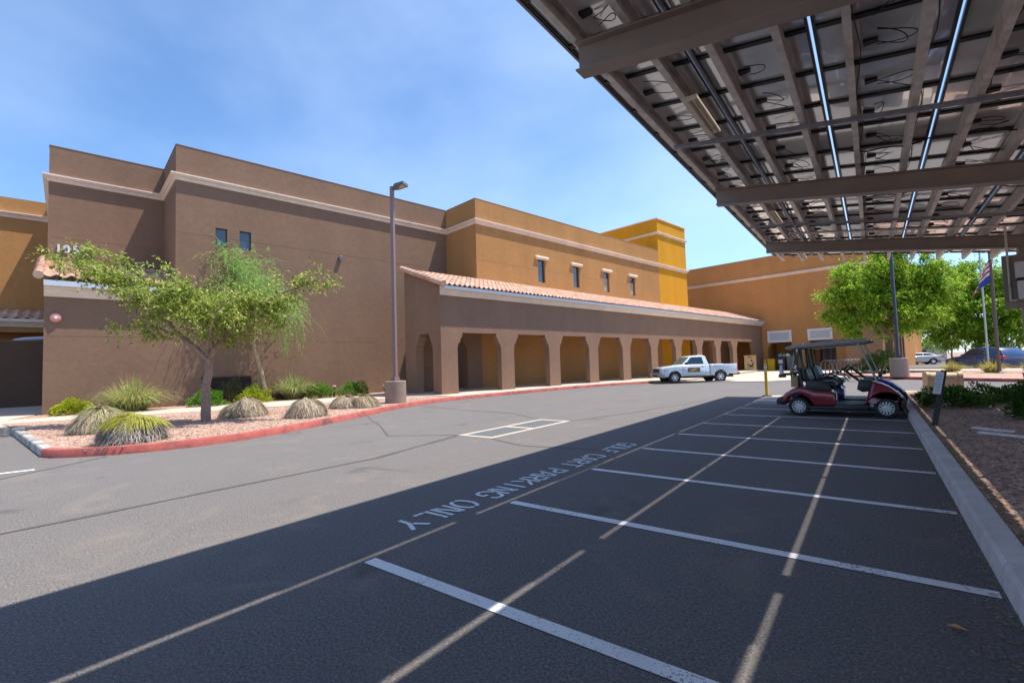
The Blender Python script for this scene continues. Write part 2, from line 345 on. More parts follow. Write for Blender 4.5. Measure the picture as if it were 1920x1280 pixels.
    def sweep(self, path, prof, closed_prof=False):      # a moulding: prof (projection, z) along a plan path, outward = right of travel
        k = len(path); P = [Vector(p) for p in path]; pts = []
        for i in range(k):
            d0 = (P[i] - P[i - 1]).normalized() if i else (P[1] - P[0]).normalized()
            d1 = (P[i + 1] - P[i]).normalized() if i < k - 1 else d0
            n0 = Vector((d0.y, -d0.x)); n1 = Vector((d1.y, -d1.x)); nn = (n0 + n1)
            nn = nn / max(0.2, nn.dot(n0)) if nn.length > 1e-6 else n0
            pts += [(P[i].x + nn.x * a, P[i].y + nn.y * a, z) for a, z in prof]
        n = len(prof)
        fs = [(i * n + j, i * n + j + 1, (i + 1) * n + j + 1, (i + 1) * n + j) for i in range(k - 1) for j in range(n - 1)]
        if closed_prof: fs += [(i * n + n - 1, i * n, (i + 1) * n, (i + 1) * n + n - 1) for i in range(k - 1)]
        fs += [tuple(range(n)), tuple((k - 1) * n + j for j in range(n - 1, -1, -1))]
        return self.add(pts, fs)
    def ribbon(self, path, w, z):                        # a flat painted band
        P = [Vector(p) for p in path]; k = len(P); pts = []
        for i in range(k):
            d0 = (P[i] - P[i - 1]).normalized() if i else (P[1] - P[0]).normalized()
            d1 = (P[i + 1] - P[i]).normalized() if i < k - 1 else d0
            n0 = Vector((-d0.y, d0.x)); nn = n0 + Vector((-d1.y, d1.x)); nn = nn / max(0.5, nn.dot(n0))
            ww = w[i] if isinstance(w, list) else w
            pts += [(P[i].x + nn.x * ww / 2, P[i].y + nn.y * ww / 2, z), (P[i].x - nn.x * ww / 2, P[i].y - nn.y * ww / 2, z)]
        return self.add(pts, [(2 * i, 2 * i + 1, 2 * i + 3, 2 * i + 2) for i in range(k - 1)])
    def holed(self, x0, x1, z0, z1, y, holes, depth):    # a wall face in the plane y with rectangular recesses
        xs = sorted({x0, x1, *[h[0] for h in holes], *[h[1] for h in holes]}); zs = sorted({z0, z1, *[h[2] for h in holes], *[h[3] for h in holes]})
        for a, b in zip(xs, xs[1:]):
            for c, d in zip(zs, zs[1:]):
                if any(h[0] <= a and b <= h[1] and h[2] <= c and d <= h[3] for h in holes): continue
                self.add([(a, y, c), (b, y, c), (b, y, d), (a, y, d)], [(0, 1, 2, 3)])
        for a, b, c, d in holes:
            q = y + depth
            self.add([(a, y, c), (b, y, c), (b, y, d), (a, y, d), (a, q, c), (b, q, c), (b, q, d), (a, q, d)],
                     [(0, 4, 5, 1), (1, 5, 6, 2), (2, 6, 7, 3), (3, 7, 4, 0), (4, 7, 6, 5)])
        return self
    def build(self, name, mat, parent=None, base=None, smooth=None, bevel=0.0):
        me = bpy.data.meshes.new(name)
        if parent is not None: inv = WM[parent.name].inverted()
        elif base is not None: inv = Matrix.Translation(base).inverted()
        else: inv = Matrix.Identity(4)
        me.from_pydata([inv @ p for p in self.v], [], self.f); me.update()
        if any(t is not None for t in self.t):
            at = me.color_attributes.new('tint', 'FLOAT_COLOR', 'CORNER'); i = 0
            for p, t in zip(me.polygons, self.t):
                c = t if isinstance(t, tuple) else (t or 0,) * 3
                for _ in p.loop_indices: at.data[i].color = (*c, 1); i += 1
        o = bpy.data.objects.new(name, me); COL.objects.link(o)
        me.materials.append(MATS[mat] if isinstance(mat, str) else mat)
        if smooth:
            for p in me.polygons: p.use_smooth = True
            me.set_sharp_from_angle(angle=R(smooth))
        if bevel:
            bm = bmesh.new(); bm.from_mesh(me); bmesh.ops.recalc_face_normals(bm, faces=bm.faces); bm.to_mesh(me); bm.free()
            md = o.modifiers.new('bevel', 'BEVEL'); md.width = bevel; md.segments = 2; md.limit_method = 'ANGLE'; md.angle_limit = R(40)
        if parent is not None: o.parent = parent; WM[o.name] = WM[parent.name]
        else:
            o.location = base if base is not None else (0, 0, 0); WM[o.name] = Matrix.Translation(o.location)
        return o
def tag(o, label=None, cat=None, group=None, kind=None):
    if label: o['label'] = label
    if cat: o['category'] = cat
    if group: o['group'] = group
    if kind: o['kind'] = kind
    return o
def thing(name, label, cat, loc=(0, 0, 0), rz=0.0, group=None):
    o = bpy.data.objects.new(name, None); COL.objects.link(o)
    o.empty_display_size = 0.2; o.location = loc; o.rotation_euler = (0, 0, rz)
    WM[o.name] = Matrix.Translation(loc) @ Matrix.Rotation(rz, 4, 'Z')
    return tag(o, label, cat, group)
def struct(o): o['kind'] = 'structure'; return o
def L(o): return WM[o.name]                              # a thing's own frame for MB(frame)
def dup(root, loc, rz, label):
    def cp(o, par):
        c = o.copy(); COL.objects.link(c)
        if par is not None: c.parent = par
        for ch in [x for x in list(COL.objects) if x.parent == o]: cp(ch, c)
        return c
    c = cp(root, None); c.location = loc; c.rotation_euler = (0, 0, rz); c['label'] = label
    return c
def circ(cx, cz, r, a0, a1, n): return [(cx + r * math.cos(R(a0 + (a1 - a0) * i / n)), cz + r * math.sin(R(a0 + (a1 - a0) * i / n))) for i in range(n + 1)]

# ------------------------------------------------------------------ ground, roads, beds
struct(MB().add([(-1500, -1500, -0.05), (1500, -1500, -0.05), (1500, 1500, -0.05), (-1500, 1500, -0.05)], [(0, 1, 2, 3)]).build('ground', 'desert_soil'))
struct(MB().add([(-60, -40, 0), (70, -40, 0), (70, 120, 0), (-60, 120, 0)], [(0, 1, 2, 3)]).build('road', 'asphalt'))
# kerb line of the building side
KERB = [(-12.15, 1.60), (-11.75, 1.70), (-11.35, 2.05), (-10.98, 2.54), (-10.76, 3.03), (-10.64, 3.6), (-10.66, 4.5), (-11.0, 5.7), (-11.40, 6.6), (-11.9, 7.72), (-12.61, 9.15), (-13.27, 10.56), (-13.84, 11.98), (-14.22, 13.8),
        (-14.22, 15.74), (-13.98, 18.05), (-13.80, 19.9), (-13.34, 23.4), (-12.5, 26.5), (-11.2, 29.3)]
def offset_path(path, d):
    P = [Vector(p) for p in path]; out = []
    for i in range(len(P)):
        a = P[max(i - 1, 0)]; b = P[min(i + 1, len(P) - 1)]; t = (b - a).normalized()
        out.append((P[i].x - t.y * d, P[i].y + t.x * d))
    return out
kin = offset_path(KERB, 0.17)
def kerbmesh(path, z1=0.15, w=0.16):
    mb = MB(); mb.sweep(path, [(0, -0.02), (-0.012, z1 - 0.02), (-0.03, z1), (-w, z1), (-w, -0.02)], True); return mb
struct(kerbmesh(KERB).build('kerb', 'red_kerb', smooth=40))
struct(kerbmesh([(-18.3, 1.84), (-12.16, 1.61)]).build('kerb', 'stained_kerb'))
WALK_N = [(-20.4, 1.85), (-19.6, 4.0), (-18.5, 7.0), (-17.5, 9.9), (-16.95, 12.4), (-16.6, 14.4), (-16.2, 15.0)]
WALK_F = [(-22.2, 2.1), (-21.75, 5.0), (-21.35, 7.6), (-20.95, 10.2), (-20.45, 12.2), (-19.9, 14.4), (-19.0, 16.0)]
def bedmesh(poly, z1, hgt=0.03, res=0.35):
    return MB().prism(poly, -0.02, z1)
struct(bedmesh([(-18.3, 2.02), (-12.15, 1.78)] + kin[2:14] + [(-14.5, 14.6), (-16.25, 14.95)] + WALK_N[::-1][1:], 0.135).build('gravel_bed', 'pink_gravel'))
struct(MB().prism(WALK_N + WALK_F[::-1], -0.02, 0.15).build('path', 'concrete'))
wl = [F(s, 24.5)[:2] for s in (-0.65, 4, 8, 13)]
struct(MB().prism(WALK_F + [F(12.9, 21.9)[:2]] + [F(13.2, 24.5)[:2]] + wl[::-1][1:] + [(-24.5, 3.2)], -0.02, 0.128).build('gravel_bed', 'pink_gravel'))
struct(MB().prism([(-18.35, 1.85), (-20.35, 1.85), (-22.22, 2.09), (-24.6, 3.15), (-24.3, 4.0), (-60, 12), (-60, -6), (-18.6, 0.9)], -0.02, 0.146).build('path', 'concrete'))
ark = [k for k in KERB if k[1] > 14.5]
arkin = offset_path(ark, 0.165)
struct(MB().prism([(-14.42, 14.6)] + arkin + [(-9.6, 31.0), F(54.7, 18.0)[:2], F(60, 21.4)[:2], F(17.7, 22.6)[:2], F(12.8, 24.3)[:2], (-19.0, 16.0), (-16.2, 15.0)], -0.02, 0.152).build('pavement', 'concrete'))
struct(MB().prism([(-11.15, 29.45), (-4.84, 30.4), (-3.4, 32.6), (-1.3, 36.0), (-0.6, 44.0), (0.6, 50), F(60, 7.2)[:2], F(60, 17.5)[:2], F(54.8, 17.8)[:2], (-9.5, 31.1)], -0.02, 0.05).build('pavement', 'concrete'))
# right-hand planting bed, its kerb
struct(MB().prism([(0.695, -14), (14, -14), (14, 19.0), (6, 19.9), (2.5, 20.4), (0.95, 20.6), (0.695, 20.3)], -0.02, 0.137).build('gravel_bed', 'pink_gravel'))
kb = MB()
yy = -14.0
while yy < 20.2:
    kb.sweep([(0.53, min(yy + 3.0, 20.3) - 0.006), (0.53, yy + 0.006)], [(0, -0.02), (-0.015, 0.125), (-0.035, 0.15), (-0.165, 0.15), (-0.165, -0.02)], True); yy += 3.0
struct(kb.build('kerb', 'kerb_concrete'))
struct(kerbmesh([(12, 18.9), (6, 19.75), (2.5, 20.25), (0.95, 20.45), (0.56, 20.3)][::-1]).build('kerb', 'kerb_concrete'))
struct(MB().prism([(-3.15, 16.75), (0.5, 16.75), (0.5, 19.65), (-2.5, 19.8), (-3.15, 19.4)], -0.02, 0.012).build('concrete_pad', 'concrete'))
FARK = [(-1.6, 37.6), (-0.5, 35.4), (1.0, 33.2), (2.1, 32.1), (3.4, 30.7), (5.0, 29.5), (9, 27.2), (16, 24)]
struct(kerbmesh(FARK).build('kerb', 'red_kerb', smooth=40))
fk = offset_path(FARK, 0.165)
struct(MB().prism(fk + [(18, 36), (6.2, 42.3), (1.7, 43.6), (-0.4, 44.0)], -0.02, 0.135).build('gravel_bed', 'pink_gravel'))
struct(MB().prism([(-0.4, 44.02), (1.7, 43.62), (6.2, 42.32), (18, 36.02), (20, 40), (6.6, 47), (1.9, 48.6), (0.4, 49)], -0.02, 0.15).build('path', 'concrete'))

# painted markings and seams
STY = [2.14, 3.86, 5.61, 7.33, 9.08, 10.82, 12.70, 14.45, 16.2]
for y in STY:
    struct(MB().add([(-3.02, y - 0.05, 0.005), (0.505, y - 0.05, 0.005), (0.505, y + 0.05, 0.005), (-3.02, y + 0.05, 0.005)], [(0, 1, 2, 3)]).build('stall_line', 'white_paint'))
struct(MB().ribbon([(-10.55, 1.33), (-10.62, 0.97), (-10.95, -1.0)], 0.1, 0.005).build('lane_line', 'white_paint'))
GL = {'G': [[(.6, .78), (.5, .95), (.3, 1), (.1, .9), (0, .65), (0, .56)], [(0, .44), (0, .35), (.1, .1), (.3, 0), (.5, .05), (.6, .2), (.6, .45), (.38, .45)]],
 'O': [[(.25, 1), (.1, .9), (0, .65), (0, .35), (.1, .1), (.25, 0)], [(.37, 0), (.52, .1), (.62, .35), (.62, .65), (.52, .9), (.37, 1)]],
 'L': [[(.05, 1), (.05, 0)], [(.17, .06), (.58, .06)]], 'F': [[(.05, 1), (.05, 0)], [(.17, .94), (.58, .94)], [(.17, .52), (.48, .52)]],
 'C': [[(.25, 1), (.1, .9), (0, .65), (0, .35), (.1, .1), (.25, 0)], [(.37, 1), (.52, .9), (.6, .75)], [(.37, 0), (.52, .1), (.6, .25)]],
 'A': [[(0, 0), (.25, 1)], [(.39, 1), (.64, 0)], [(.24, .33), (.40, .33)]], 'R': [[(.05, 1), (.05, 0)], [(.17, .94), (.42, .94), (.57, .82), (.57, .65), (.42, .5), (.17, .5)], [(.34, .38), (.6, 0)]],
 'T': [[(0, .94), (.62, .94)], [(.31, .82), (.31, 0)]], 'P': [[(.05, 1), (.05, 0)], [(.17, .94), (.42, .94), (.57, .82), (.57, .65), (.42, .5), (.17, .5)]],
 'K': [[(.05, 1), (.05, 0)], [(.6, 1), (.2, .55)], [(.32, .42), (.6, 0)]], 'I': [[(.31, 1), (.31, 0)]], 'N': [[(.05, 0), (.05, 1)], [(.18, .95), (.44, .05)], [(.57, 0), (.57, 1)]],
 'Y': [[(0, 1), (.25, .55)], [(.62, 1), (.33, .46), (.31, 0)]]}
for word, y0, pitch in (('GOLF', 7.64, 0.232), ('CART', 6.50, 0.238), ('PARKING', 5.38, 0.222), ('ONLY', 3.64, 0.235)):
    mb = MB()
    for i, ch in enumerate(word):
        for st in GL[ch]:
            mb.ribbon([(-3.55 + 0.31 * b, y0 - i * pitch - a * 0.30) for a, b in st], 0.043, 0.0055)
    struct(mb.build('pavement_text', 'worn_paint'))
def wob(path, amp, n=6):
    out = []
    for a, b in zip(path, path[1:]):
        for i in range(n):
            t = i / n; x = a[0] + (b[0] - a[0]) * t; y = a[1] + (b[1] - a[1]) * t
            out.append((x + amp * noise.noise((x * 1.3, y * 1.3, 3)), y + amp * noise.noise((x * 1.3, y * 1.3, 9))))
    return out + [path[-1]]
for path, w in (([(-6.5, -6), (-6.45, 0.6), (-6.37, 4.6), (-6.85, 7.0)], 0.085), ([(-6.9, 7.05), (-8.2, 6.3), (-9.6, 7.2), (-12.3, 8.7)], 0.04), ([(-5.95, 7.02), (-4.9, 6.6), (-3.6, 6.9)], 0.04),
                ([(-6.9, 10.05), (-8.5, 11.0), (-10.5, 11.2), (-13.6, 11.9)], 0.04), ([(-5.95, 10.0), (-5.3, 12.5), (-4.6, 17.0)], 0.035), ([(-10.95, 2.3), (-10.0, 0.9), (-9.7, -3)], 0.05)):
    pp = wob(path, 0.06); struct(MB().ribbon(pp, [w * (0.5 + rnd.random()) for _ in pp], 0.0045).build('asphalt_seam', 'tar'))

# drain: two grated inlets in one concrete collar
dr = thing('storm_drain', 'long two-bay storm drain with steel grates in a pale concrete collar in the road', 'drain', (-6.4, 8.53, 0))
mb = MB(); zt = 0.008
for a, b in (((-6.85, 7.03), (-5.95, 7.15)), ((-6.85, 8.46), (-5.95, 8.60)), ((-6.85, 9.9), (-5.95, 10.02)), ((-6.85, 7.15), (-6.74, 8.46)), ((-6.06, 7.15), (-5.95, 8.46)), ((-6.85, 8.60), (-6.74, 9.9)), ((-6.06, 8.60), (-5.95, 9.9))):
    mb.box((a[0], a[1], -0.1), (b[0], b[1], zt))
mb.build('collar', 'concrete', dr)
for y0, y1 in ((7.15, 8.46), (8.60, 9.9)):
    MB().add([(-6.74, y0, 0.0030), (-6.06, y0, 0.0030), (-6.06, y1, 0.0030), (-6.74, y1, 0.0030)], [(0, 1, 2, 3)]).build('pit_shade', 'ink', dr)  # flat black sheet at road level, stands in for the shade below the grate
    g = MB(); x = -6.73
    while x < -6.08: g.box((x, y0 + 0.01, 0.004), (x + 0.016, y1 - 0.01, 0.0075)); x += 0.06
    y = y0 + 0.03
    while y < y1 - 0.03: g.box((-6.735, y, 0.0045), (-6.065, y + 0.022, 0.0082)); y += 0.085
    g.build('grate', 'grate_steel', dr)

# ------------------------------------------------------------------ main building
mbld = thing('school_building', 'large brown and ochre stucco building with a mustard corner tower and flat parapets', 'building', F(8, 24.4))
def fbox(mb, s0, s1, y0, y1, z0, z1, front=True):
    pts = [(s0, y0, z0), (s1, y0, z0), (s1, y1, z0), (s0, y1, z0), (s0, y0, z1), (s1, y0, z1), (s1, y1, z1), (s0, y1, z1)]
    fs = [(4, 5, 6, 7), (1, 2, 6, 5), (2, 3, 7, 6), (3, 0, 4, 7)] + ([(0, 1, 5, 4)] if front else [])
    return mb.add(pts, fs)
BW = [(4.82, 5.28, 7.20, 8.07), (5.79, 6.27, 7.22, 8.09)]
VENT = (4.30, 6.24, 0.30, 1.28)
b = MB('B'); fbox(b, 3.33, 17.9, 24.4, 45, -0.1, 11.5, False); b.holed(3.33, 17.9, -0.1, 11.5, 24.4, BW + [VENT], 0.14)
fbox(b, -0.67, 3.33, 27.84, 45, -0.1, 11.5); fbox(b, -0.65, 3.33, 24.4, 27.84, -0.1, 4.85)
b.build('wall', 'brown_stucco', mbld)['label'] = 'brown stucco wall with a recessed left bay'
YW = [(22.93, 23.62, 6.95, 8.50), (26.67, 27.36, 6.95, 8.50), (30.42, 31.14, 6.95, 8.50), (34.15, 34.88, 6.95, 8.50)]
b = MB('B'); fbox(b, 17.6, 39.02, 21.4, 45, -0.1, 11.48, False); b.holed(17.6, 39.02, -0.1, 11.48, 21.4, YW, 0.17)
b.build('wall', 'ochre_stucco', mbld)['label'] = 'ochre stucco wall with four narrow windows'
b = MB('B'); fbox(b, 39.02, 44.4, 21.4, 33, -0.1, 14.42); tw = b.build('tower', 'mustard_stucco', mbld); tw['label'] = 'mustard yellow corner tower'
b = MB('B'); fbox(b, 17.585, 17.6, 21.4, 24.4, -0.1, 3.2); b.build('wall', 'brown_stucco', mbld)['label'] = 'low brown side wall under the arcade'
CORN = [(0, 9.92), (0.05, 9.93), (0.07, 10.05), (0.12, 10.07), (0.16, 10.12), (0.20, 10.14), (0.20, 10.20), (0, 10.235)]
MB('B').sweep([(-0.67, 44), (-0.67, 27.84), (3.33, 27.84), (3.33, 24.4), (17.6, 24.4), (17.6, 21.4), (44.4, 21.4), (44.4, 32.5)], CORN).build('cornice', 'beige_trim', mbld)
MB('B').sweep([(39.02, 33), (39.02, 21.4), (44.4, 21.4), (44.4, 33)], [(0, 12.98), (0.05, 13.0), (0.10, 13.1), (0.16, 13.12), (0.16, 13.19), (0, 13.21)]).build('cornice', 'beige_trim', mbld)
MB('B').sweep([(39.02, 33), (39.02, 21.4), (44.4, 21.4), (44.4, 33)], [(-0.25, 14.40), (0.05, 14.37), (0.09, 14.40), (0.09, 14.48), (-0.25, 14.49)], True).build('parapet_cap', 'beige_trim', mbld)
cap = MB('B'); cap.sweep([(-0.67, 44), (-0.67, 27.84), (3.33, 27.84), (3.33, 24.4), (17.6, 24.4)], [(-0.25, 11.49), (0.012, 11.47), (0.012, 11.515), (-0.25, 11.53)], True); cap.build('parapet_cap', 'joint_dark', mbld)
cap = MB('B'); cap.sweep([(17.6, 24.3), (17.6, 21.4), (39.0, 21.4)], [(-0.25, 11.47), (0.012, 11.45), (0.012, 11.495), (-0.25, 11.51)], True); cap.build('parapet_cap', 'joint_ochre', mbld)
j = MB('B')
for s0, s1, y, z in ((3.34, 4.8, 24.4, 7.62), (5.3, 5.77, 24.4, 7.62), (6.29, 17.5, 24.4, 7.62), (3.34, 12.6, 24.4, 2.95), (-0.6, 3.3, 24.4, 3.02), (-0.6, 3.3, 27.84, 7.5)): j.box((s0, y - 0.003, z), (s1, y + 0.01, z + 0.022))
for s, z0, z1 in ((10.4, 0.1, 2.94),): j.box((s, 24.397, z0), (s + 0.022, 24.41, z1))
j.build('control_joint', 'joint_dark', mbld)
j = MB('B')
for s0, s1 in ((17.7, 22.9), (23.65, 26.64), (27.39, 30.39), (31.17, 34.12), (34.91, 38.9)): j.box((s0, 21.397, 7.75), (s1, 21.41, 7.768))
j.build('control_joint', 'joint_ochre', mbld)
def window(parent, a, bb, c, d, y, dep, blind=False, lintel=False):
    q = y + dep - 0.004
    fr = MB('B'); t = 0.035
    fr.box((a, q - 0.05, c), (a + t, q, d)); fr.box((bb - t, q - 0.05, c), (bb, q, d)); fr.box((a + t, q - 0.05, c), (bb - t, q, c + t)); fr.box((a + t, q - 0.05, d - t), (bb - t, q, d))
    w = fr.build('window', 'dark_trim', parent)
    MB('B').add([(a + t, q - 0.02, c + t), (bb - t, q - 0.02, c + t), (bb - t, q - 0.02, d - t), (a + t, q - 0.02, d - t)], [(0, 1, 2, 3)]).build('pane', 'window_glass', w)
    if blind:
        w['label'] = 'window with a pale blind lowered behind the lower part'
        MB('B').box((a + t + 0.02, q - 0.026, c + t + 0.02), (bb - t - 0.02, q - 0.022, c + (d - c) * 0.70)).build('blind', 'blind', w)
    if lintel:
        l = MB('B'); zc = d + 0.11
        l.sweep([(a - 0.12, y + 0.02), (a - 0.12, y), (bb + 0.12, y), (bb + 0.12, y + 0.02)], [(0, d - 0.01), (0.10, d + 0.01), (0.16, d + 0.09), (0.16, d + 0.15), (0.12, d + 0.21), (0, d + 0.24)])
        l.build('lintel', 'beige_trim', w)
for h in BW: window(mbld, *h, 24.4, 0.14)
for i, h in enumerate(YW): window(mbld, *h, 21.4, 0.17, i > 1, True)
lv = MB('B'); z = VENT[2] + 0.03
while z < VENT[3] - 0.04:
    lv.add([(VENT[0], 24.40, z), (VENT[1], 24.40, z), (VENT[1], 24.47, z + 0.055), (VENT[0], 24.47, z + 0.055), (VENT[0], 24.41, z - 0.012), (VENT[1], 24.41, z - 0.012)], [(0, 1, 2, 3), (4, 5, 1, 0)]); z += 0.085
lv.box((VENT[0] - 0.03, 24.385, VENT[3]), (VENT[1] + 0.03, 24.41, VENT[3] + 0.04)); lv.box((VENT[1], 24.385, VENT[2]), (VENT[1] + 0.03, 24.41, VENT[3] - 0.001))
lv.build('vent_louvre', 'louvre', mbld)
# address numerals
for i, ch in enumerate('1050'):
    fc = bpy.data.curves.new('numeral', 'FONT'); fc.body = ch; fc.size = 0.47; fc.extrude = 0.03; fc.offset = 0.014
    fo = bpy.data.objects.new('numeral', fc); COL.objects.link(fo); dg = bpy.context.evaluated_depsgraph_get()
    me = bpy.data.meshes.new_from_object(fo.evaluated_get(dg)); bpy.data.objects.remove(fo); me.materials.clear(); me.materials.append(MATS['silver_letters'])
    o = bpy.data.objects.new('address_numeral', me); COL.objects.link(o); o.parent = mbld; WM[o.name] = WM[mbld.name]
    o.location = F(-0.50 + 0.30 * i + (0.05 if i == 0 else 0), 27.79, 6.88) - F(8, 24.4); o.rotation_euler = (R(90), 0, math.atan2(CU, SU))

def tileroof(s0, s1, y0, z0, y1, z1, pitch=0.30, course=0.36, seed=1):
    rr = random.Random(seed); mb = MB('B')
    nw = max(1, round((s1 - s0) / pitch)); pw = (s1 - s0) / nw; L_ = math.hypot(y1 - y0, z1 - z0); nc = max(1, round(L_ / course)); SEG = 8
    ny, nz = -(z1 - z0) / L_, (y1 - y0) / L_
    def pt(s, t, h): return (s, y0 + (y1 - y0) * t / L_ + ny * h, z0 + (z1 - z0) * t / L_ + nz * h)
    def prof(k): a = 2 * math.pi * k / SEG; return 0.055 * (math.cos(a) if math.cos(a) > 0 else 0.6 * math.cos(a))
    for c in range(nc):
        t0, t1 = L_ * c / nc - 0.03, L_ * (c + 1) / nc
        for w in range(nw):
            tint = rr.random(); jit = (rr.random() - 0.5) * 0.012; pts = []
            for k in range(SEG + 1):
                s = s0 + pw * (w + k / SEG); h = prof(k) + jit
                pts += [pt(s, t0, h + 0.016), pt(s, t0, h + 0.046), pt(s, t1, h + 0.012)]
            mb.add(pts, [(3 * k, 3 * k + 3, 3 * k + 4, 3 * k + 1) for k in range(SEG)] + [(3 * k + 1, 3 * k + 4, 3 * k + 5, 3 * k + 2) for k in range(SEG)], tint)
    return mb
def rake(mb, s, y0, z0, y1, z1, n, seed=2):              # barrel tiles laid down a gable edge
    rr = random.Random(seed)
    for i in range(n):
        a, b_ = i / n - 0.02, (i + 1) / n
        P0 = Vector((s, y0 + (y1 - y0) * a, z0 + (z1 - z0) * a + 0.05)); P1 = Vector((s, y0 + (y1 - y0) * b_, z0 + (z1 - z0) * b_ + 0.03))
        o = len(mb.v); mb.tube([P0, P1], [0.15, 0.125], 10)
        c = rr.random()
        for q in range(1, len(mb.t) + 1):
            if mb.t[-q] is None: mb.t[-q] = c
            else: break
    return mb
FASC = [(0, 4.83), (0.08, 4.835), (0.10, 4.90), (0.14, 4.93), (0.18, 5.00), (0.26, 5.04), (0.27, 5.055), (0.27, 5.085), (0.33, 5.09), (0.33, 5.24), (0, 5.26)]
# low tiled roof of the brown wing's left bay
tr = tileroof(-0.72, 3.30, 24.0, 5.20, 27.80, 6.50, 0.40, 0.30, 5)
rake(tr, -0.80, 24.0, 5.20, 27.80, 6.50, 11, 6)
tr.build('tile_roof', 'clay_tile', mbld, smooth=50)
MB('B').sweep([(-0.66, 24.4), (3.32, 24.4)], [(a, 4.50 + (z - 4.83) * 1.38) for a, z in FASC]).build('fascia', 'beige_trim', mbld)
MB('B').box((-0.66, 27.70, 6.45), (3.32, 27.835, 6.62)).build('flashing', 'joint_dark', mbld)

# ------------------------------------------------------------------ arcade
arc = thing('covered_arcade', 'long brown stucco arcade with square flared columns and a red tiled lean-to roof', 'arcade', F(12.7, 18.22))
CS = [(12.70, 13.66), (16.49, 17.42), (20.23, 21.16), (24.0, 24.94), (27.76, 28.70), (31.52, 32.46), (35.28, 36.22), (39.04, 39.98), (42.80, 43.74), (46.60, 47.54), (52.0, 54.69)]
def flare(a, bb, top=3.08, left=True, right=True, base=0.10):
    fl = [(0, 2.36), (0.035, 2.44), (0.04, 2.52), (0.13, 2.60), (0.19, 2.70), (0.20, 2.78), (0.27, 2.86), (0.31, 2.95), (0.31, top)]
    Lp = [(a - d, z) for d, z in fl] if left else [(a, top)]
    Rp = [(bb + d, z) for d, z in fl] if right else [(bb, top)]
    return [(a, base)] + Lp + Rp[::-1] + [(bb, base)]
def fprism(mb, poly, y0, y1):
    n = len(poly)
    mb.add([(s, y0, z) for s, z in poly] + [(s, y1, z) for s, z in poly], [tuple(range(n)), tuple(range(2 * n - 1, n - 1, -1))] + [(i, n + i, n + (i + 1) % n, (i + 1) % n) for i in range(n)])
for i, (a, bb) in enumerate(CS):
    mb = MB('B'); fprism(mb, flare(a, bb, left=i > 0, right=i < 10), 18.22, 18.55); o = mb.build('column', 'arcade_stucco', arc)
    k = MB('B'); k.box((a - 0.012, 18.208, 0.1), (bb + 0.012 if i < 10 else bb, 18.562, 0.30)); k.build('plinth', 'arcade_stucco', o)
MB('B').box((12.70, 18.22, 3.08), (54.69, 18.55, 5.34)).build('front_wall', 'arcade_stucco', arc)
# gable end wall with one flared opening
def yprism(mb, poly, s0, s1):
    n = len(poly)
    mb.add([(s0, y, z) for y, z in poly] + [(s1, y, z) for y, z in poly], [tuple(range(n)), tuple(range(2 * n - 1, n - 1, -1))] + [(i, n + i, n + (i + 1) % n, (i + 1) % n) for i in range(n)])
mb = MB('B'); yprism(mb, [(18.55, 3.08), (18.55, 5.44), (21.4, 6.44), (21.4, 3.08)], 12.702, 13.15)
yprism(mb, flare(20.42, 21.4, left=True, right=False), 12.702, 13.15)
yprism(mb, [(18.55, 0.1), (18.55, 3.07), (19.22, 3.07), (19.22, 2.95), (19.12, 2.80), (19.02, 2.62), (18.93, 2.40), (18.90, 2.30), (18.90, 0.1)], 12.702, 13.15)
mb.build('end_wall', 'arcade_stucco', arc)
mb = MB('B'); fprism(mb, flare(13.4, 14.3, left=False), 21.1, 21.5); fprism(mb, flare(16.5, 17.58, right=False), 21.1, 21.5); mb.box((13.4, 21.1, 3.08), (17.58, 21.5, 6.3)); mb.build('back_wall', 'brown_stucco', arc)
mb = MB('B'); fprism(mb, flare(44.42, 46.2, left=False), 21.2, 21.9); fprism(mb, flare(48.2, 49.4), 21.2, 21.9); fprism(mb, flare(51.4, 54.6, right=False), 21.2, 21.9); mb.box((44.42, 21.2, 3.08), (54.6, 21.9, 6.4)); mb.build('back_wall', 'arcade_stucco', arc)
mb = MB('B'); mb.box((13.41, 18.96, 3.35), (54.6, 21.38, 3.45)); mb.build('ceiling', 'beige_trim', arc)
tr = tileroof(12.62, 54.7, 17.78, 5.27, 21.40, 6.56, 0.30, 0.38, 11)
rake(tr, 12.56, 17.76, 5.27, 21.45, 6.58, 11, 12)
tr.build('tile_roof', 'clay_tile', arc, smooth=50)
MB('B').sweep([(12.695, 18.22), (54.7, 18.22)], FASC).build('fascia', 'beige_trim', arc)
GUT = [(0.27, 5.09), (0.385, 5.10), (0.405, 5.24), (0.385, 5.24), (0.37, 5.13), (0.27, 5.12)]
MB('B').sweep([(12.69, 18.22), (54.7, 18.22)], GUT, True).build('gutter', 'gutter_blue', arc)
MB('B').sweep([(-0.665, 24.4), (3.32, 24.4)], [(a, 4.50 + (z - 4.83) * 1.38) for a, z in GUT], True).build('gutter', 'gutter_blue', mbld)
# courtyard wall seen through the rear openings
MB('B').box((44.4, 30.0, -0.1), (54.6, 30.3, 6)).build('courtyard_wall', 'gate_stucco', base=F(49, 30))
tag(bpy.data.objects['courtyard_wall'], 'dark brown wall seen through the openings at the back of the arcade', 'wall')

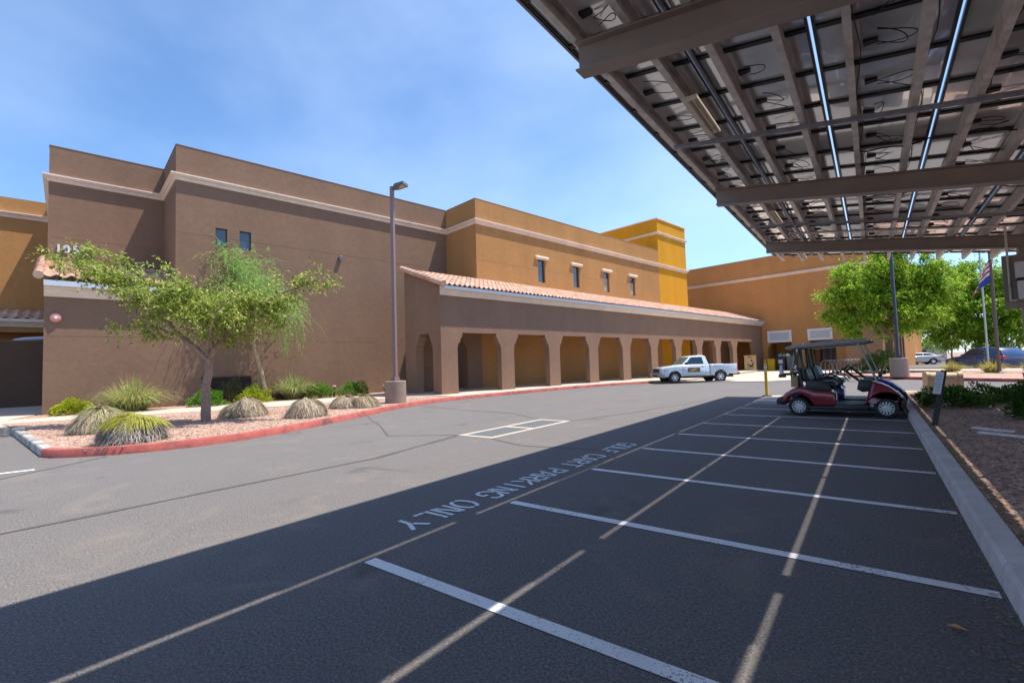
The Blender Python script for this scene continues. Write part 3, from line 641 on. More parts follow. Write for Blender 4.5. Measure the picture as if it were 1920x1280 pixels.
# ------------------------------------------------------------------ rear building, gate
rb = thing('rear_building', 'ochre stucco building at the left edge with a tiled canopy behind the dark gate wall', 'building', F(-4, 36))
mb = MB('B'); fbox(mb, -30, -0.6, 36, 60, -0.1, 11.15); mb.build('wall', 'ochre_stucco', rb)
MB('B').sweep([(-30, 36), (-0.68, 36)], [(a * 1.2, z + 0.15) for a, z in CORN]).build('cornice', 'beige_trim', rb)
tileroof(-30, -0.7, 34.6, 4.60, 35.98, 5.15, 0.40, 0.3, 21).build('tile_roof', 'clay_tile', rb, smooth=50)
MB('B').sweep([(-30, 34.9), (-0.7, 34.9)], [(a, z - 0.66) for a, z in FASC]).build('fascia', 'beige_trim', rb)
MB('B').box((-30, 34.9, 3.9), (-0.7, 36, 4.45)).build('soffit', 'ochre_stucco', rb)
gw = thing('gate_wall', 'dark brown solid gate wall between the buildings at the left edge', 'wall', F(-5, 33))
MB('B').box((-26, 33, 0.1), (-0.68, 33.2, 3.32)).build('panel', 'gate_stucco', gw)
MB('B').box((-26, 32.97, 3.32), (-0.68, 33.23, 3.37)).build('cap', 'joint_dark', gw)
pp = MB('B'); pp.tube([(-2.3, 34.2, 3.0), (-1.9, 34.2, 3.42), (-1.6, 34.2, 3.5), (-0.7, 34.2, 3.58)], 0.1, 10); tag(pp.build('duct_pipe', 'sign_white', base=F(-1.5, 34.2, 3)), 'grey duct pipe rising behind the dark gate wall', 'pipe')

# ------------------------------------------------------------------ far building across the entry plaza (faces back along the facade)
fb = thing('entrance_building', 'tall ochre entrance building with arched openings and white framed panels', 'building', F(54.7, 15))
OP = [(15.15, 17.75), (11.55, 14.05), (8.6, 10.3)]
mb = MB('B')
xs = [7.6]
for a, bb in sorted(OP): xs += [a, bb]
xs.append(32)
def wq(y0, y1, z0, z1): mb.add([(54.7, y1, z0), (54.7, y0, z0), (54.7, y0, z1), (54.7, y1, z1)], [(0, 1, 2, 3)])
for i in range(0, len(xs), 2): wq(xs[i], xs[i + 1], -0.1, 12.3)
for a, bb in OP: wq(a, bb, 2.95, 12.3)
for a, bb in OP:
    mb.add([(54.7, a, -0.1), (57.6, a, -0.1), (57.6, a, 2.95), (54.7, a, 2.95)], [(0, 1, 2, 3)]); mb.add([(54.7, bb, -0.1), (57.6, bb, -0.1), (57.6, bb, 2.95), (54.7, bb, 2.95)], [(3, 2, 1, 0)])
    mb.add([(54.7, a, 2.95), (57.6, a, 2.95), (57.6, bb, 2.95), (54.7, bb, 2.95)], [(0, 1, 2, 3)]); mb.add([(57.6, a, -0.1), (57.6, bb, -0.1), (57.6, bb, 2.95), (57.6, a, 2.95)], [(0, 1, 2, 3)])
    for sg, e in ((1, a), (-1, bb)): yprism(mb, [(e, 2.94), (e + sg * 0.34, 2.94), (e + sg * 0.3, 2.8), (e + sg * 0.16, 2.62), (e + sg * 0.04, 2.4), (e, 2.3)], 54.703, 55.4)
mb.add([(54.7, 7.6, -0.1), (80, 7.6, -0.1), (80, 7.6, 12.3), (54.7, 7.6, 12.3)], [(0, 1, 2, 3)]); mb.add([(54.7, 7.6, 12.3), (80, 7.6, 12.3), (80, 32, 12.3), (54.7, 32, 12.3)], [(0, 1, 2, 3)])
mb.build('wall', 'far_stucco', fb)
MB('B').sweep([(54.7, 32), (54.7, 7.6), (80, 7.6)], [(0, 9.92), (0.06, 9.93), (0.10, 10.05), (0.2, 10.1), (0.2, 10.2), (0, 10.24)]).build('cornice', 'beige_trim', fb)
for y0, y1, z0, z1 in ((15.37, 17.67, 2.98, 4.2), (11.76, 13.9, 3.02, 4.16), (8.7, 10.2, 3.02, 4.16)):
    mb = MB('B'); t = 0.2
    mb.box((54.60, y0, z0), (54.70, y0 + t, z1)); mb.box((54.60, y1 - t, z0), (54.70, y1, z1)); mb.box((54.60, y0 + t, z0), (54.70, y1 - t, z0 + t)); mb.box((54.60, y0 + t, z1 - t), (54.70, y1 - t, z1)); o = mb.build('wall_panel', 'white_gloss', fb)
    MB('B').box((54.66, y0 + t, z0 + t), (54.69, y1 - t, z1 - t)).build('inset', 'panel_inset', o)
for y0, y1 in ((15.3, 16.2), (12.0, 13.6), (8.8, 9.6)):
    w = MB('B'); 
    for q in (y0, (y0 + y1) / 2 - 0.03, y1 - 0.06): w.box((57.50, q, 0.7), (57.58, q + 0.06, 2.5))
    w.box((57.50, y0, 0.7), (57.58, y1, 0.76)); w.box((57.50, y0, 2.44), (57.58, y1, 2.5)); w.box((57.50, y0, 1.6), (57.58, y1, 1.65)); o = w.build('window', 'dark_trim', fb)
    MB('B').add([(57.55, y0, 0.7), (57.55, y1, 0.7), (57.55, y1, 2.5), (57.55, y0, 2.5)], [(0, 1, 2, 3)]).build('pane', 'window_glass', o)
wg = thing('colonnade_wing', 'low brown stucco wing with a row of square columns behind the big tree', 'building', F(51, 8.3))
mb = MB('B'); mb.box((50.4, 7.3, -0.1), (52.0, 9.9, 3.9)); mb.build('wall', 'arcade_stucco', wg)
MB('B').box((52.0, 6.9, 3.1), (59.5, 9.2, 3.9)).build('roof_beam', 'arcade_stucco', wg)
for s in (52.6, 54.2, 55.8, 57.4, 59.0): MB('B').box((s, 6.9, -0.1), (s + 0.55, 7.5, 3.1)).build('column', 'arcade_stucco', wg)

# ------------------------------------------------------------------ solar carport
cp = thing('solar_carport', 'brown steel carport roofed with solar panels over the golf cart stalls', 'carport', (2.9, 10.6, 0))
def cz(x, off=0.0): return 4.914 - 0.15 * x - off
ROW = 1.226; X0 = -2.785; YP = 0.962; YE = 20.35
def module(x0, x1, y0, y1, sub=True):
    g = 0.0145
    xa, xb, ya, yb = x0 + g, x1 - g, y0 + 0.004, y1 - 0.004
    top = 0.0; bot = 0.012
    mb = MB(); mb.add([(xa, ya, cz(xa, bot)), (xb, ya, cz(xb, bot)), (xb, yb, cz(xb, bot)), (xa, yb, cz(xa, bot))], [(3, 2, 1, 0)])
    o = mb.build('solar_panel', 'panel_backsheet', cp)
    if not sub: return o
    fr = MB(); d0, d1, t = -0.004, 0.042, 0.03
    def fb_(ax, ay, bx, by):
        fr.add([(ax, ay, cz(ax, d1)), (bx, ay, cz(bx, d1)), (bx, by, cz(bx, d1)), (ax, by, cz(ax, d1)), (ax, ay, cz(ax, d0)), (bx, ay, cz(bx, d0)), (bx, by, cz(bx, d0)), (ax, by, cz(ax, d0))],
               [(0, 3, 2, 1), (4, 5, 6, 7), (0, 1, 5, 4), (1, 2, 6, 5), (2, 3, 7, 6), (3, 0, 4, 7)])
    fb_(xa, ya, xa + t, yb); fb_(xb - t, ya, xb, yb); fb_(xa + t, ya, xb - t, ya + t); fb_(xa + t, yb - t, xb - t, yb)
    fr.build('panel_frame', 'panel_frame', o)
    ce = MB(); ce.add([(xa, ya, cz(xa, 0.002)), (xb, ya, cz(xb, 0.002)), (xb, yb, cz(xb, 0.002)), (xa, yb, cz(xa, 0.002))], [(0, 1, 2, 3)]); ce.build('solar_cells', 'solar_cells', o)
    jb = MB(); bx = x0 + 0.42 + rnd.uniform(-0.03, 0.03); by = y0 + 0.52 + rnd.uniform(-0.05, 0.05)
    jb.box((bx, by - 0.045, cz(bx, 0.055)), (bx + 0.13, by + 0.045, cz(bx, 0.012)))
    for q in range(rnd.choice((1, 2, 2, 3))):
        pts = []; a0 = rnd.uniform(-1.2, 1.2); rnd_k = rnd.uniform(0.02, 0.13); ln = rnd.uniform(0.12, 0.48); sag = rnd.uniform(0.02, 0.16); dy = rnd.choice((-1, 1)) * rnd.uniform(0.08, 0.45)
        for i in range(10):
            tt = i / 9; pts.append((bx + 0.12 + ln * math.sin(math.pi * tt) * (0.8 + 0.2 * q), by + dy * tt + rnd_k * math.sin(2 * math.pi * tt + a0), cz(bx + 0.3, 0.03 + sag * math.sin(math.pi * tt))))
        jb.tube(pts, 0.0055, 5)
    jb.build('junction_box', 'cable_black', o); return o
for r in range(9):
    x0 = X0 + ROW * r; x1 = x0 + ROW; k = 0; y1 = YE
    ymin = {0: 3.9, 1: 4.0, 2: 4.9, 3: 5.6, 4: 7.5, 5: 12.5}.get(r, 30)
    while y1 > ymin: module(x0, x1, y1 - YP, y1); y1 -= YP
    # the rest of the row, out of the photo
    if r == 0: REST = MB()
    y0 = y1 - YP * math.ceil((y1 + 9) / YP)
    while y1 > -8.5:
        g = 0.021; REST.add([(x0 + g, y1 - YP, cz(x0, .012)), (x1 - g, y1 - YP, cz(x1, .012)), (x1 - g, y1, cz(x1, .012)), (x0 + g, y1, cz(x0, .012)), (x0 + g, y1 - YP, cz(x0, -.02)), (x1 - g, y1 - YP, cz(x1, -.02)), (x1 - g, y1, cz(x1, -.02)), (x0 + g, y1, cz(x0, -.02))],
             [(0, 3, 2, 1), (4, 5, 6, 7), (0, 1, 5, 4), (1, 2, 6, 5), (2, 3, 7, 6), (3, 0, 4, 7)]); y1 -= YP
REST.build('solar_panel', 'panel_backsheet', cp)['kind'] = 'stuff'
PX = []
for r in range(9):
    for q in (0.29, 0.92): PX.append(X0 + ROW * r + q)
for x in PX:
    mb = MB(); h0, h1 = 0.045, 0.262; t = 0.012; w = 0.062
    def ch(xa, xb, oa, ob): mb.add([(xa, -8.3, cz(x, oa)), (xb, -8.3, cz(x, oa)), (xb, -8.3, cz(x, ob)), (xa, -8.3, cz(x, ob)), (xa, YE - 0.05, cz(x, oa)), (xb, YE - 0.05, cz(x, oa)), (xb, YE - 0.05, cz(x, ob)), (xa, YE - 0.05, cz(x, ob))], [(0, 1, 2, 3), (7, 6, 5, 4), (0, 4, 5, 1), (1, 5, 6, 2), (2, 6, 7, 3), (3, 7, 4, 0)])
    ch(x - t, x, h0, h1); ch(x, x + w, h1 - t, h1); ch(x, x + w, h0, h0 + t); ch(x + w - t, x + w, h1 - 0.035, h1 - t)
    mb.build('purlin', 'galvanised', cp)
mb = MB(); mb.add([(X0 - 0.012, -8.4, cz(X0, .06)), (X0 - 0.012, YE, cz(X0, .06)), (X0 - 0.012, YE, cz(X0, -.03)), (X0 - 0.012, -8.4, cz(X0, -.03)), (X0 + 0.016, -8.4, cz(X0, .06)), (X0 + 0.016, YE, cz(X0, .06)), (X0 + 0.016, YE, cz(X0, -.03)), (X0 + 0.016, -8.4, cz(X0, -.03))], [(0, 1, 2, 3), (7, 6, 5, 4), (0, 4, 5, 1), (1, 5, 6, 2), (2, 6, 7, 3), (3, 7, 4, 0)])
mb.build('edge_trim', 'beam_brown', cp)
BY = [-1.3, 4.66, 10.62, 16.56]
for y in BY:
    xa, xb = -2.47, 8.0; mb = MB(); o0, o1 = 0.265, 0.60
    def sl(ya, yb, oa, ob):
        mb.add([(xa, ya, cz(xa, ob)), (xb, ya, cz(xb, ob)), (xb, yb, cz(xb, ob)), (xa, yb, cz(xa, ob)), (xa, ya, cz(xa, oa)), (xb, ya, cz(xb, oa)), (xb, yb, cz(xb, oa)), (xa, yb, cz(xa, oa))], [(0, 3, 2, 1), (4, 5, 6, 7), (0, 1, 5, 4), (1, 2, 6, 5), (2, 3, 7, 6), (3, 0, 4, 7)])
    sl(y - 0.10, y + 0.10, o0, o0 + 0.018); sl(y - 0.10, y + 0.10, o1 - 0.018, o1); sl(y - 0.008, y + 0.008, o0 + 0.018, o1 - 0.018)
    mb.build('beam', 'beam_brown', cp)
    if y > 0:
        pb = MB(); pb.box((2.95, y - 0.13, -0.05), (3.25, y + 0.13, 3.86)); po = pb.build('post', 'beam_brown', cp)
for y in (-4.2, 7.88, 14.12):
    mb = MB(); mb.bar((-2.46, y, cz(-2.46, 0.275)), (7.9, y, cz(7.9, 0.275)), 0.055, 0.012); mb.bar((-2.46, y + 0.024, cz(-2.46, 0.30)), (7.9, y + 0.024, cz(7.9, 0.30)), 0.008, 0.05); mb.build('strut', 'conduit_metal', cp)
mb = MB(); mb.tube([(-1.7, 15.2, cz(-1.7, 0.29)), (7.9, 15.5, cz(7.9, 0.29))], 0.022, 8); mb.build('conduit', 'galvanised', cp)
for x in (-1.56,):
    mb = MB(); mb.tube([(x + 0.042, -8, cz(x, 0.10)), (x + 0.042, 20.2, cz(x, 0.10))], 0.022, 8); mb.build('conduit', 'conduit_metal', cp)
mb = MB()
for x in (PX[5] + 0.10, PX[6] + 0.12, PX[4] + 0.1):
    path = []
    for i in range(60):
        y = 4 + 16 * i / 59; path.append((x + 0.03 * math.sin(y * 3.1 + x), y, cz(x, 0.06 + 0.03 * abs(math.sin(y * 3.26)))))
    mb.tube(path, 0.006, 5)
for y in (9.55, 12.4, 15.9):
    path = [(-0.2 + 3.2 * i / 20, y + 0.15 * math.sin(i * 0.5), cz(-0.2 + 3.2 * i / 20, 0.10 + 0.05 * math.sin(i * 0.9) ** 2)) for i in range(21)]; mb.tube(path, 0.011, 6)
mb.build('cable_run', 'cable_black', cp)
for y0 in (6.3, 12.6, 18.3):
    lf = MB(); x = -1.72; lf.bar((x, y0, cz(x, 0.30)), (x, y0 + 1.22, cz(x, 0.30)), 0.16, 0.045); o = lf.build('light_fixture', 'cream', cp)
    lf = MB(); lf.tube([(x - 0.035, y0 + 0.05, cz(x, 0.335)), (x - 0.035, y0 + 1.17, cz(x, 0.335))], 0.018, 8); lf.tube([(x + 0.035, y0 + 0.05, cz(x, 0.335)), (x + 0.035, y0 + 1.17, cz(x, 0.335))], 0.018, 8); lf.build('tube', 'tube_lamp', o)
# electrical cabinet hung at the far post
ec = thing('electrical_cabinet', 'grey inverter cabinet on a dark backboard hung on the carport post', 'cabinet', (2.75, 15.95, 2.3))
fr_ = right.copy(); fr_.z = 0; fr_.normalize()
CB = Matrix.Translation((2.63, 15.72, 0)) @ Matrix.Rotation(R(-8), 4, 'Z')
MB(CB).box((-0.10, 0.10, 2.36), (1.05, 0.16, 3.62)).build('backboard', 'beam_brown', ec)
d = MB(CB); d.box((0.10, -0.12, 3.05), (0.95, 0.10, 3.42)); d.box((0.12, -0.14, 2.55), (0.95, 0.10, 2.98)); d.build('housing', 'sign_white', ec, bevel=0.015)
d = MB(CB); d.box((0.12, -0.10, 2.985), (0.94, 0.09, 3.045)); d.lathe([(-0.012, 0.03), (0, 0.03)], (0.30, -0.145, 2.74), 'y', 12); d.build('trim', 'ink', ec)
d = MB(CB); d.lathe([(-0.014, 0.035), (0, 0.035)], (0.52, -0.145, 2.90), 'y', 12); d.build('switch', 'tail_red', ec)
d = MB(CB); d.tube([(0.0, 0.05, 4.3), (0.0, 0.05, 2.62)], 0.022, 8); d.tube([(0.0, 0.05, 2.62), (0.0, 0.05, 2.55), (0.1, 0.05, 2.55)], 0.03, 8); d.build('conduit', 'galvanised', ec)

# ------------------------------------------------------------------ lamps, posts, signs
def lamp(loc, r, h, top, polem, label, headdir, rim=0.83):
    t = thing('street_lamp', label, 'lamp post', loc)
    x, y, z = loc
    MB().lathe([(0, r), (rim - 0.02, r), (rim, r - 0.02)], (x, y, z), 'z', 32).build('concrete_base', 'base_concrete', t, smooth=40)
    p = MB(); p.box((x - 0.16, y - 0.16, z + rim), (x + 0.16, y + 0.16, z + rim + 0.03)); p.box((x - 0.11, y - 0.11, z + rim + 0.03), (x + 0.11, y + 0.11, z + rim + 0.16))
    p.build('base_plate', polem, t)
    fr = Matrix.Translation((x, y, 0)) @ Matrix.Rotation(math.atan2(headdir[1], headdir[0]), 4, 'Z')
    MB(fr).box((-0.065, -0.065, z + rim + 0.03), (0.065, 0.065, top)).build('pole', polem, t, bevel=0.01)
    hd = MB(fr); hd.add([(0.066, -0.05, top - 0.14), (0.22, -0.19, top - 0.10), (0.62, -0.19, top - 0.04), (0.62, 0.19, top - 0.04), (0.22, 0.19, top - 0.10), (0.066, 0.05, top - 0.14),
                 (0.066, -0.05, top - 0.02), (0.22, -0.17, top + 0.03), (0.60, -0.17, top + 0.07), (0.60, 0.17, top + 0.07), (0.22, 0.17, top + 0.03), (0.066, 0.05, top - 0.02)],
                [(5, 4, 3, 2, 1, 0), (6, 7, 8, 9, 10, 11), (0, 1, 7, 6), (1, 2, 8, 7), (2, 3, 9, 8), (3, 4, 10, 9), (4, 5, 11, 10), (5, 0, 6, 11)])
    h_ = hd.build('lamp_head', 'lamp_blue', t)
    MB(fr).add([(0.26, -0.14, top - 0.098), (0.57, -0.14, top - 0.052), (0.57, 0.14, top - 0.052), (0.26, 0.14, top - 0.098)], [(3, 2, 1, 0)]).build('lens', 'tube_lamp', h_)
    return t
lamp((-14.38, 11.45, 0.13), 0.39, 0.83, 8.45, 'pole_brown', 'tall brown lamp post on a round concrete base beside the red kerb', (0.95, 0.3))
lamp((1.12, 33.2, 0.13), 0.42, 1.02, 8.3, 'pole_blue', 'dark blue lamp post on a concrete base behind the parked golf carts', (0.9, -0.4), 1.02)
yp = thing('marker_post', 'slim yellow marker post with pale reflective bands at the carport corner', 'post', (-3.1, 19.1, 0))
MB().lathe([(0, 0.055), (1.0, 0.05), (1.16, 0.05), (1.2, 0.02), (1.3, 0.02)], (-3.1, 19.1, 0.03), 'z', 14).build('shaft', 'yellow_plastic', yp, smooth=40)
mb = MB()
for z in (0.86, 1.02): mb.lathe([(0, 0.054), (0.07, 0.054)], (-3.1, 19.1, z), 'z', 14)
mb.build('reflective_band', 'sign_white', yp)
MB().lathe([(0, 0.16), (0.02, 0.16), (0.035, 0.07)], (-3.1, 19.1, 0.012), 'z', 18).build('foot', 'rubber', yp)
sp = thing('leaning_sign', 'leaning black post with a small white notice in the gravel by the kerb', 'sign', (0.78, 10.95, 0.13))
sd = Vector((0.2, 0.16, 1.0)); b0 = Vector((0.78, 10.95, 0.1)); tp = b0 + sd * 0.98
MB().bar(b0, tp, 0.075, 0.075, (0, 1, 0)).build('post', 'cable_black', sp)
a0 = b0 + sd * 0.58; a1 = b0 + sd * 0.96; off = Vector((-0.050, -0.055, 0))
MB().bar(a0 + off, a1 + off, 0.125, 0.012, (0.67, 0.74, 0)).build('notice', 'sign_white', sp)
mb = MB()
for k in range(6):
    c = a0 + (a1 - a0) * (0.2 + 0.12 * k) + off + Vector((-0.0075, -0.0075, 0)); ln = 0.035 + 0.01 * (k % 3); hx = Vector((0.74, -0.67, 0)) * ln
    mb.bar(c - hx, c + hx, 0.008, 0.002, (0.67, 0.74, 0))
mb.build('print', 'grey_plastic', sp)
te = thing('utility_enclosure', 'tan fibreglass utility enclosure with ribbed ends on a concrete pad', 'enclosure', (1.7, 19.75, 0.14))
EN = Matrix.Translation((1.68, 19.72, 0.14)) @ Matrix.Rotation(R(8), 4, 'Z') @ Matrix.Scale(0.87, 4)
MB(EN).box((-0.62, -0.42, 0), (0.62, 0.42, 0.05)).build('pad', 'kerb_concrete', te)
pr = [(-0.33, 0.05), (-0.33, 0.58), (-0.29, 0.67), (-0.2, 0.72), (0.2, 0.72), (0.29, 0.67), (0.33, 0.58), (0.33, 0.05)]
def enc(x0, x1, k):
    mb = MB(EN); n = len(pr); mb.add([(x0, a * k, 0.05 + (z - 0.05) * k) for a, z in pr] + [(x1, a * k, 0.05 + (z - 0.05) * k) for a, z in pr], [tuple(range(n - 1, -1, -1)), tuple(range(n, 2 * n))] + [(i, (i + 1) % n, n + (i + 1) % n, n + i) for i in range(n)]); return mb
enc(-0.36, 0.36, 1.0).build('cover', 'tan_shell', te, smooth=40)
for a, b_ in ((-0.48, -0.36), (0.36, 0.48)): enc(a, b_, 1.05).build('end_rib', 'tan_shell', te, smooth=40)
for (x, y, l, rz, w, lb) in ((1.43, 10.5, 0.52, -40, 0.055, 'pale weathered plank lying on the mulch, the farther of the pair'), (1.47, 9.92, 0.6, -38, 0.055, 'pale weathered plank lying on the mulch, the nearer of the pair')):
    P = Matrix.Translation((x, y, 0.14)) @ Matrix.Rotation(R(rz), 4, 'Z')
    tag(MB(P).box((-l / 2, -w, 0), (l / 2, w, 0.035)).build('plank', 'plank', base=Vector((x, y, 0.14)), bevel=0.01), lb, 'plank', 'planks on the mulch')
# wall fittings
bl = thing('alarm_bell', 'round pinkish red alarm bell on the brown wall at the left corner', 'bell', F(-0.33, 24.4, 3.72))
BF = Matrix.Translation(F(-0.33, 24.4, 3.72)) @ Matrix.Rotation(math.atan2(CU, SU), 4, 'Z')
MB(BF).lathe([(-0.13, 0.02), (-0.125, 0.085), (-0.10, 0.135), (-0.07, 0.16), (-0.06, 0.17), (0.0, 0.17)], (0, 0, 0), 'y', 28).build('gong', 'bell_red', bl, smooth=50)
MB(BF).lathe([(-0.145, 0.015), (-0.14, 0.04), (-0.129, 0.045)], (0, 0, -0.02), 'y', 16).build('centre_highlight', 'white_gloss', bl, smooth=50)  # white disc modelled as the highlight at the gong's centre
wl_ = thing('wall_light', 'small dark wall light high on the brown wall', 'light', F(10.58, 24.4, 7.42))
WF = Matrix.Translation(F(10.58, 24.4, 7.42)) @ Matrix.Rotation(math.atan2(CU, SU), 4, 'Z')
MB(WF).slab([(-0.09, -0.10), (0.09, -0.10), (0.11, 0.05), (0.07, 0.12), (-0.07, 0.12), (-0.11, 0.05)], -0.18, -0.01, 0.02).build('housing', 'lamp_blue', wl_)
MB(WF).box((-0.06, -0.16, -0.115), (0.06, -0.04, -0.101)).build('lens', 'lens', wl_)
ou = thing('wall_outlet', 'small dark outlet box low on the ochre wall inside the first arch', 'outlet', F(19.6, 21.4, 0.65))
OF = Matrix.Translation(F(19.55, 21.4, 0.65)) @ Matrix.Rotation(math.atan2(CU, SU), 4, 'Z')
MB(OF).box((-0.16, -0.10, -0.12), (0.16, -0.002, 0.12)).build('housing', 'galvanised', ou, bevel=0.02)
MB(OF).box((-0.12, -0.115, -0.09), (0.12, -0.101, 0.04)).build('socket', 'ink', ou)
def standpipe(x, y, h, lb):
    t = thing('standpipe', lb, 'pipe', (x, y, 0.12))
    MB().tube([(x, y, 0.1), (x, y, 0.12 + h * 0.8)], 0.06, 10).build('riser', 'old_rust', t, smooth=40)
    MB().lathe([(0, 0.06), (0.02, 0.10), (h * 0.1, 0.11), (h * 0.2, 0.05)], (x, y, 0.12 + h * 0.78), 'z', 12).build('cap', 'base_concrete', t, smooth=40)
    MB().tube([(x - 0.14, y, 0.12 + h * 0.45), (x + 0.14, y, 0.12 + h * 0.45)], 0.05, 8).build('outlet', 'old_rust', t, smooth=40)
standpipe(-23.3, 5.0, 0.46, 'rusty pipe stub with a pale cap beside the spiky grass'); standpipe(-21.1, 13.05, 0.60, 'rusty fire connection with side outlets between two green shrubs')

# ------------------------------------------------------------------ entry things
pb = thing('poster_board', 'tan poster board with a black picture beside the last arcade column', 'poster', F(50.3, 18.02, 0.152))
PF = Matrix.Translation(F(50.3, 18.02, 0.152)) @ Matrix.Rotation(math.atan2(CU, SU) + R(-66), 4, 'Z') @ Matrix.Scale(0.72, 4)
MB(PF).box((-0.75, 0, 0), (0.75, 0.06, 2.05)).build('panel', 'card_tan', pb)
MB(PF).box((-0.82, -0.02, 2.05), (0.82, 0.08, 2.14)).build('header', 'card_tan', pb)
mb = MB(PF); mb.lathe([(-0.006, 0.13), (-0.003, 0.13)], (0.18, 0, 1.38), 'y', 16)
for a, b_ in (((-0.4, 0.95), (-0.15, 0.72)), ((-0.15, 0.72), (0.3, 0.70)), ((0.3, 0.70), (0.36, 1.15)), ((-0.1, 0.62), (0.3, 0.58))):
    mb.bar((a[0], -0.004, a[1]), (b_[0], -0.004, b_[1]), 0.16, 0.004, (0, 1, 0))
mb.bar((-0.4, -0.004, 0.42), (0.4, -0.004, 0.42), 0.08, 0.004, (0, 1, 0)); mb.bar((-0.25, -0.004, 1.85), (0.25, -0.004, 1.85), 0.1, 0.004, (0, 1, 0)); mb.build('print', 'ink', pb)
def bin_(s, y, w, h, mat, lb, grp, lid):
    t = thing('waste_bin', lb, 'bin', F(s, y, 0.05), math.atan2(CU, SU), grp)
    m_ = L(t); mb = MB(m_); k = 0.86
    mb.add([(-w * k, -w * k, 0), (w * k, -w * k, 0), (w * k, w * k, 0), (-w * k, w * k, 0), (-w, -w, h), (w, -w, h), (w, w, h), (-w, w, h)], [(0, 3, 2, 1), (0, 1, 5, 4), (1, 2, 6, 5), (2, 3, 7, 6), (3, 0, 4, 7), (4, 5, 6, 7)]); mb.build('body', mat, t, bevel=0.03)
    MB(m_).box((-w - 0.03, -w - 0.03, h + 0.002), (w + 0.03, w + 0.03, h + 0.07)).build('lid', lid, t, bevel=0.02)
bin_(53.4, 17.0, 0.34, 1.15, 'yellow_plastic', 'bright yellow waste bin at the entrance, left of the dark bins', 'bins at the entrance', 'yellow_plastic')
bin_(53.6, 16.1, 0.40, 1.30, 'bin_dark', 'black waste bin at the entrance with a white label on its front', 'bins at the entrance', 'bin_dark')
bin_(53.6, 15.15, 0.42, 1.36, 'bin_grey', 'grey waste bin at the entrance, rightmost of the three', 'bins at the entrance', 'bin_grey')
tag(MB('B').box((53.17, 15.9, 0.75), (53.19, 16.3, 1.15)).build('paper_notice', 'sign_white', base=F(53.18, 16.1, 0.75)), 'white paper notice stuck on the black bin', 'notice')
for s, y, m_, lb in ((53.5, 16.2, 'teal', 'teal plastic bag heaped on the black bin'), (53.5, 15.5, 'sign_white', 'pale plastic bag lying on the grey bin'), (53.5, 15.85, 'yellow_plastic', 'yellow spray bottle standing on the bins')):
    c = F(s, y, 1.42); mb = MB(); pf = [(0, 0.16), (0.08, 0.24), (0.2, 0.22), (0.32, 0.1), (0.36, 0.03)] if 'bag' in lb else [(0, 0.07), (0.2, 0.08), (0.3, 0.03), (0.42, 0.03)]
    mb.lathe(pf, c, 'z', 10); o = mb.build('plastic_bag' if 'bag' in lb else 'spray_bottle', m_, base=c, smooth=60); tag(o, lb, 'bag' if 'bag' in lb else 'bottle')
br = thing('bike_rack', 'steel bike rack of many rounded hoops in front of the entrance building', 'bike rack', (-1.8, 44, 0.05))
for i in range(9):
    t = i / 8; cx, cy = -2.62 + 1.5 * t, 39.9 + 8.0 * t; hp = []
    for k in range(13):
        a = math.pi * k / 12; hp.append((cx - 0.38 * math.cos(a) * 0.9, cy + 0.38 * math.cos(a) * 0.42, 0.72 + 0.36 * math.sin(a)))
    hp = [(hp[0][0], hp[0][1], 0.05)] + hp + [(hp[-1][0], hp[-1][1], 0.05)]
    MB().tube(hp, 0.032, 8).build('hoop', 'bike_steel', br, smooth=60)
# flagpoles
for (x, y, h, r, mt, lb) in ((5.57, 37.4, 10.2, 0.085, 'pole_bronze', 'thick bronze flagpole with the striped flag'), (5.55, 40.2, 9.6, 0.055, 'alu', 'thin silver flagpole behind the bronze one')):
    t = thing('flagpole', lb, 'flagpole', (x, y, 0.13), 0, 'flagpoles beyond the road')
    MB().lathe([(0, r), (h * 0.5, r * 0.95), (h, r * 0.6)], (x, y, 0.13), 'z', 14).build('pole', mt, t, smooth=40)
    MB().lathe([(0, r * 2.2), (0.05, r * 2.2), (0.10, r * 1.2)], (x, y, 0.13), 'z', 14).build('collar', mt, t)
    MB().lathe([(-0.08, 0.01), (-0.05, 0.07), (0.0, 0.085), (0.05, 0.07), (0.08, 0.01)], (x, y, 0.13 + h + 0.06), 'z', 12).build('ball', 'alu', t, smooth=60)
fl = MB(); NU, NV = 26, 18
gp = {}
for i in range(NU + 1):
    for q in range(NV + 1):
        a, c = i / NU, q / NV
        drop = a * 1.2; outx = -1.35 * (1 - math.exp(-1.6 * a)) * (0.35 + 0.65 * c)
        fold = 0.10 * math.sin(a * 9 + c * 3) * a + 0.05 * math.sin(a * 17 + c * 5)
        gp[i, q] = (5.57 - 0.08 + outx * 0.8 + fold * 0.5, 37.3 + fold + outx * 0.12, 6.55 - 1.35 * c - drop * (1.0 - 0.25 * c))
for i in range(NU):
    for q in range(NV):
        canton = i < NU * 0.42 and q >= NV * 0.66
        st = int(q / NV * 9)
        colr = (0.02, 0.05, 0.28) if canton else ((0.42, 0.02, 0.035) if st % 2 == 0 else (0.62, 0.60, 0.60))
        fl.add([gp[i, q], gp[i + 1, q], gp[i + 1, q + 1], gp[i, q + 1]], [(0, 1, 2, 3)], colr)
tag(fl.build('flag', 'flag_cloth', base=Vector((5.57, 37.3, 7.0)), smooth=60), 'red and white striped flag with a blue canton drooping from the bronze pole', 'flag')

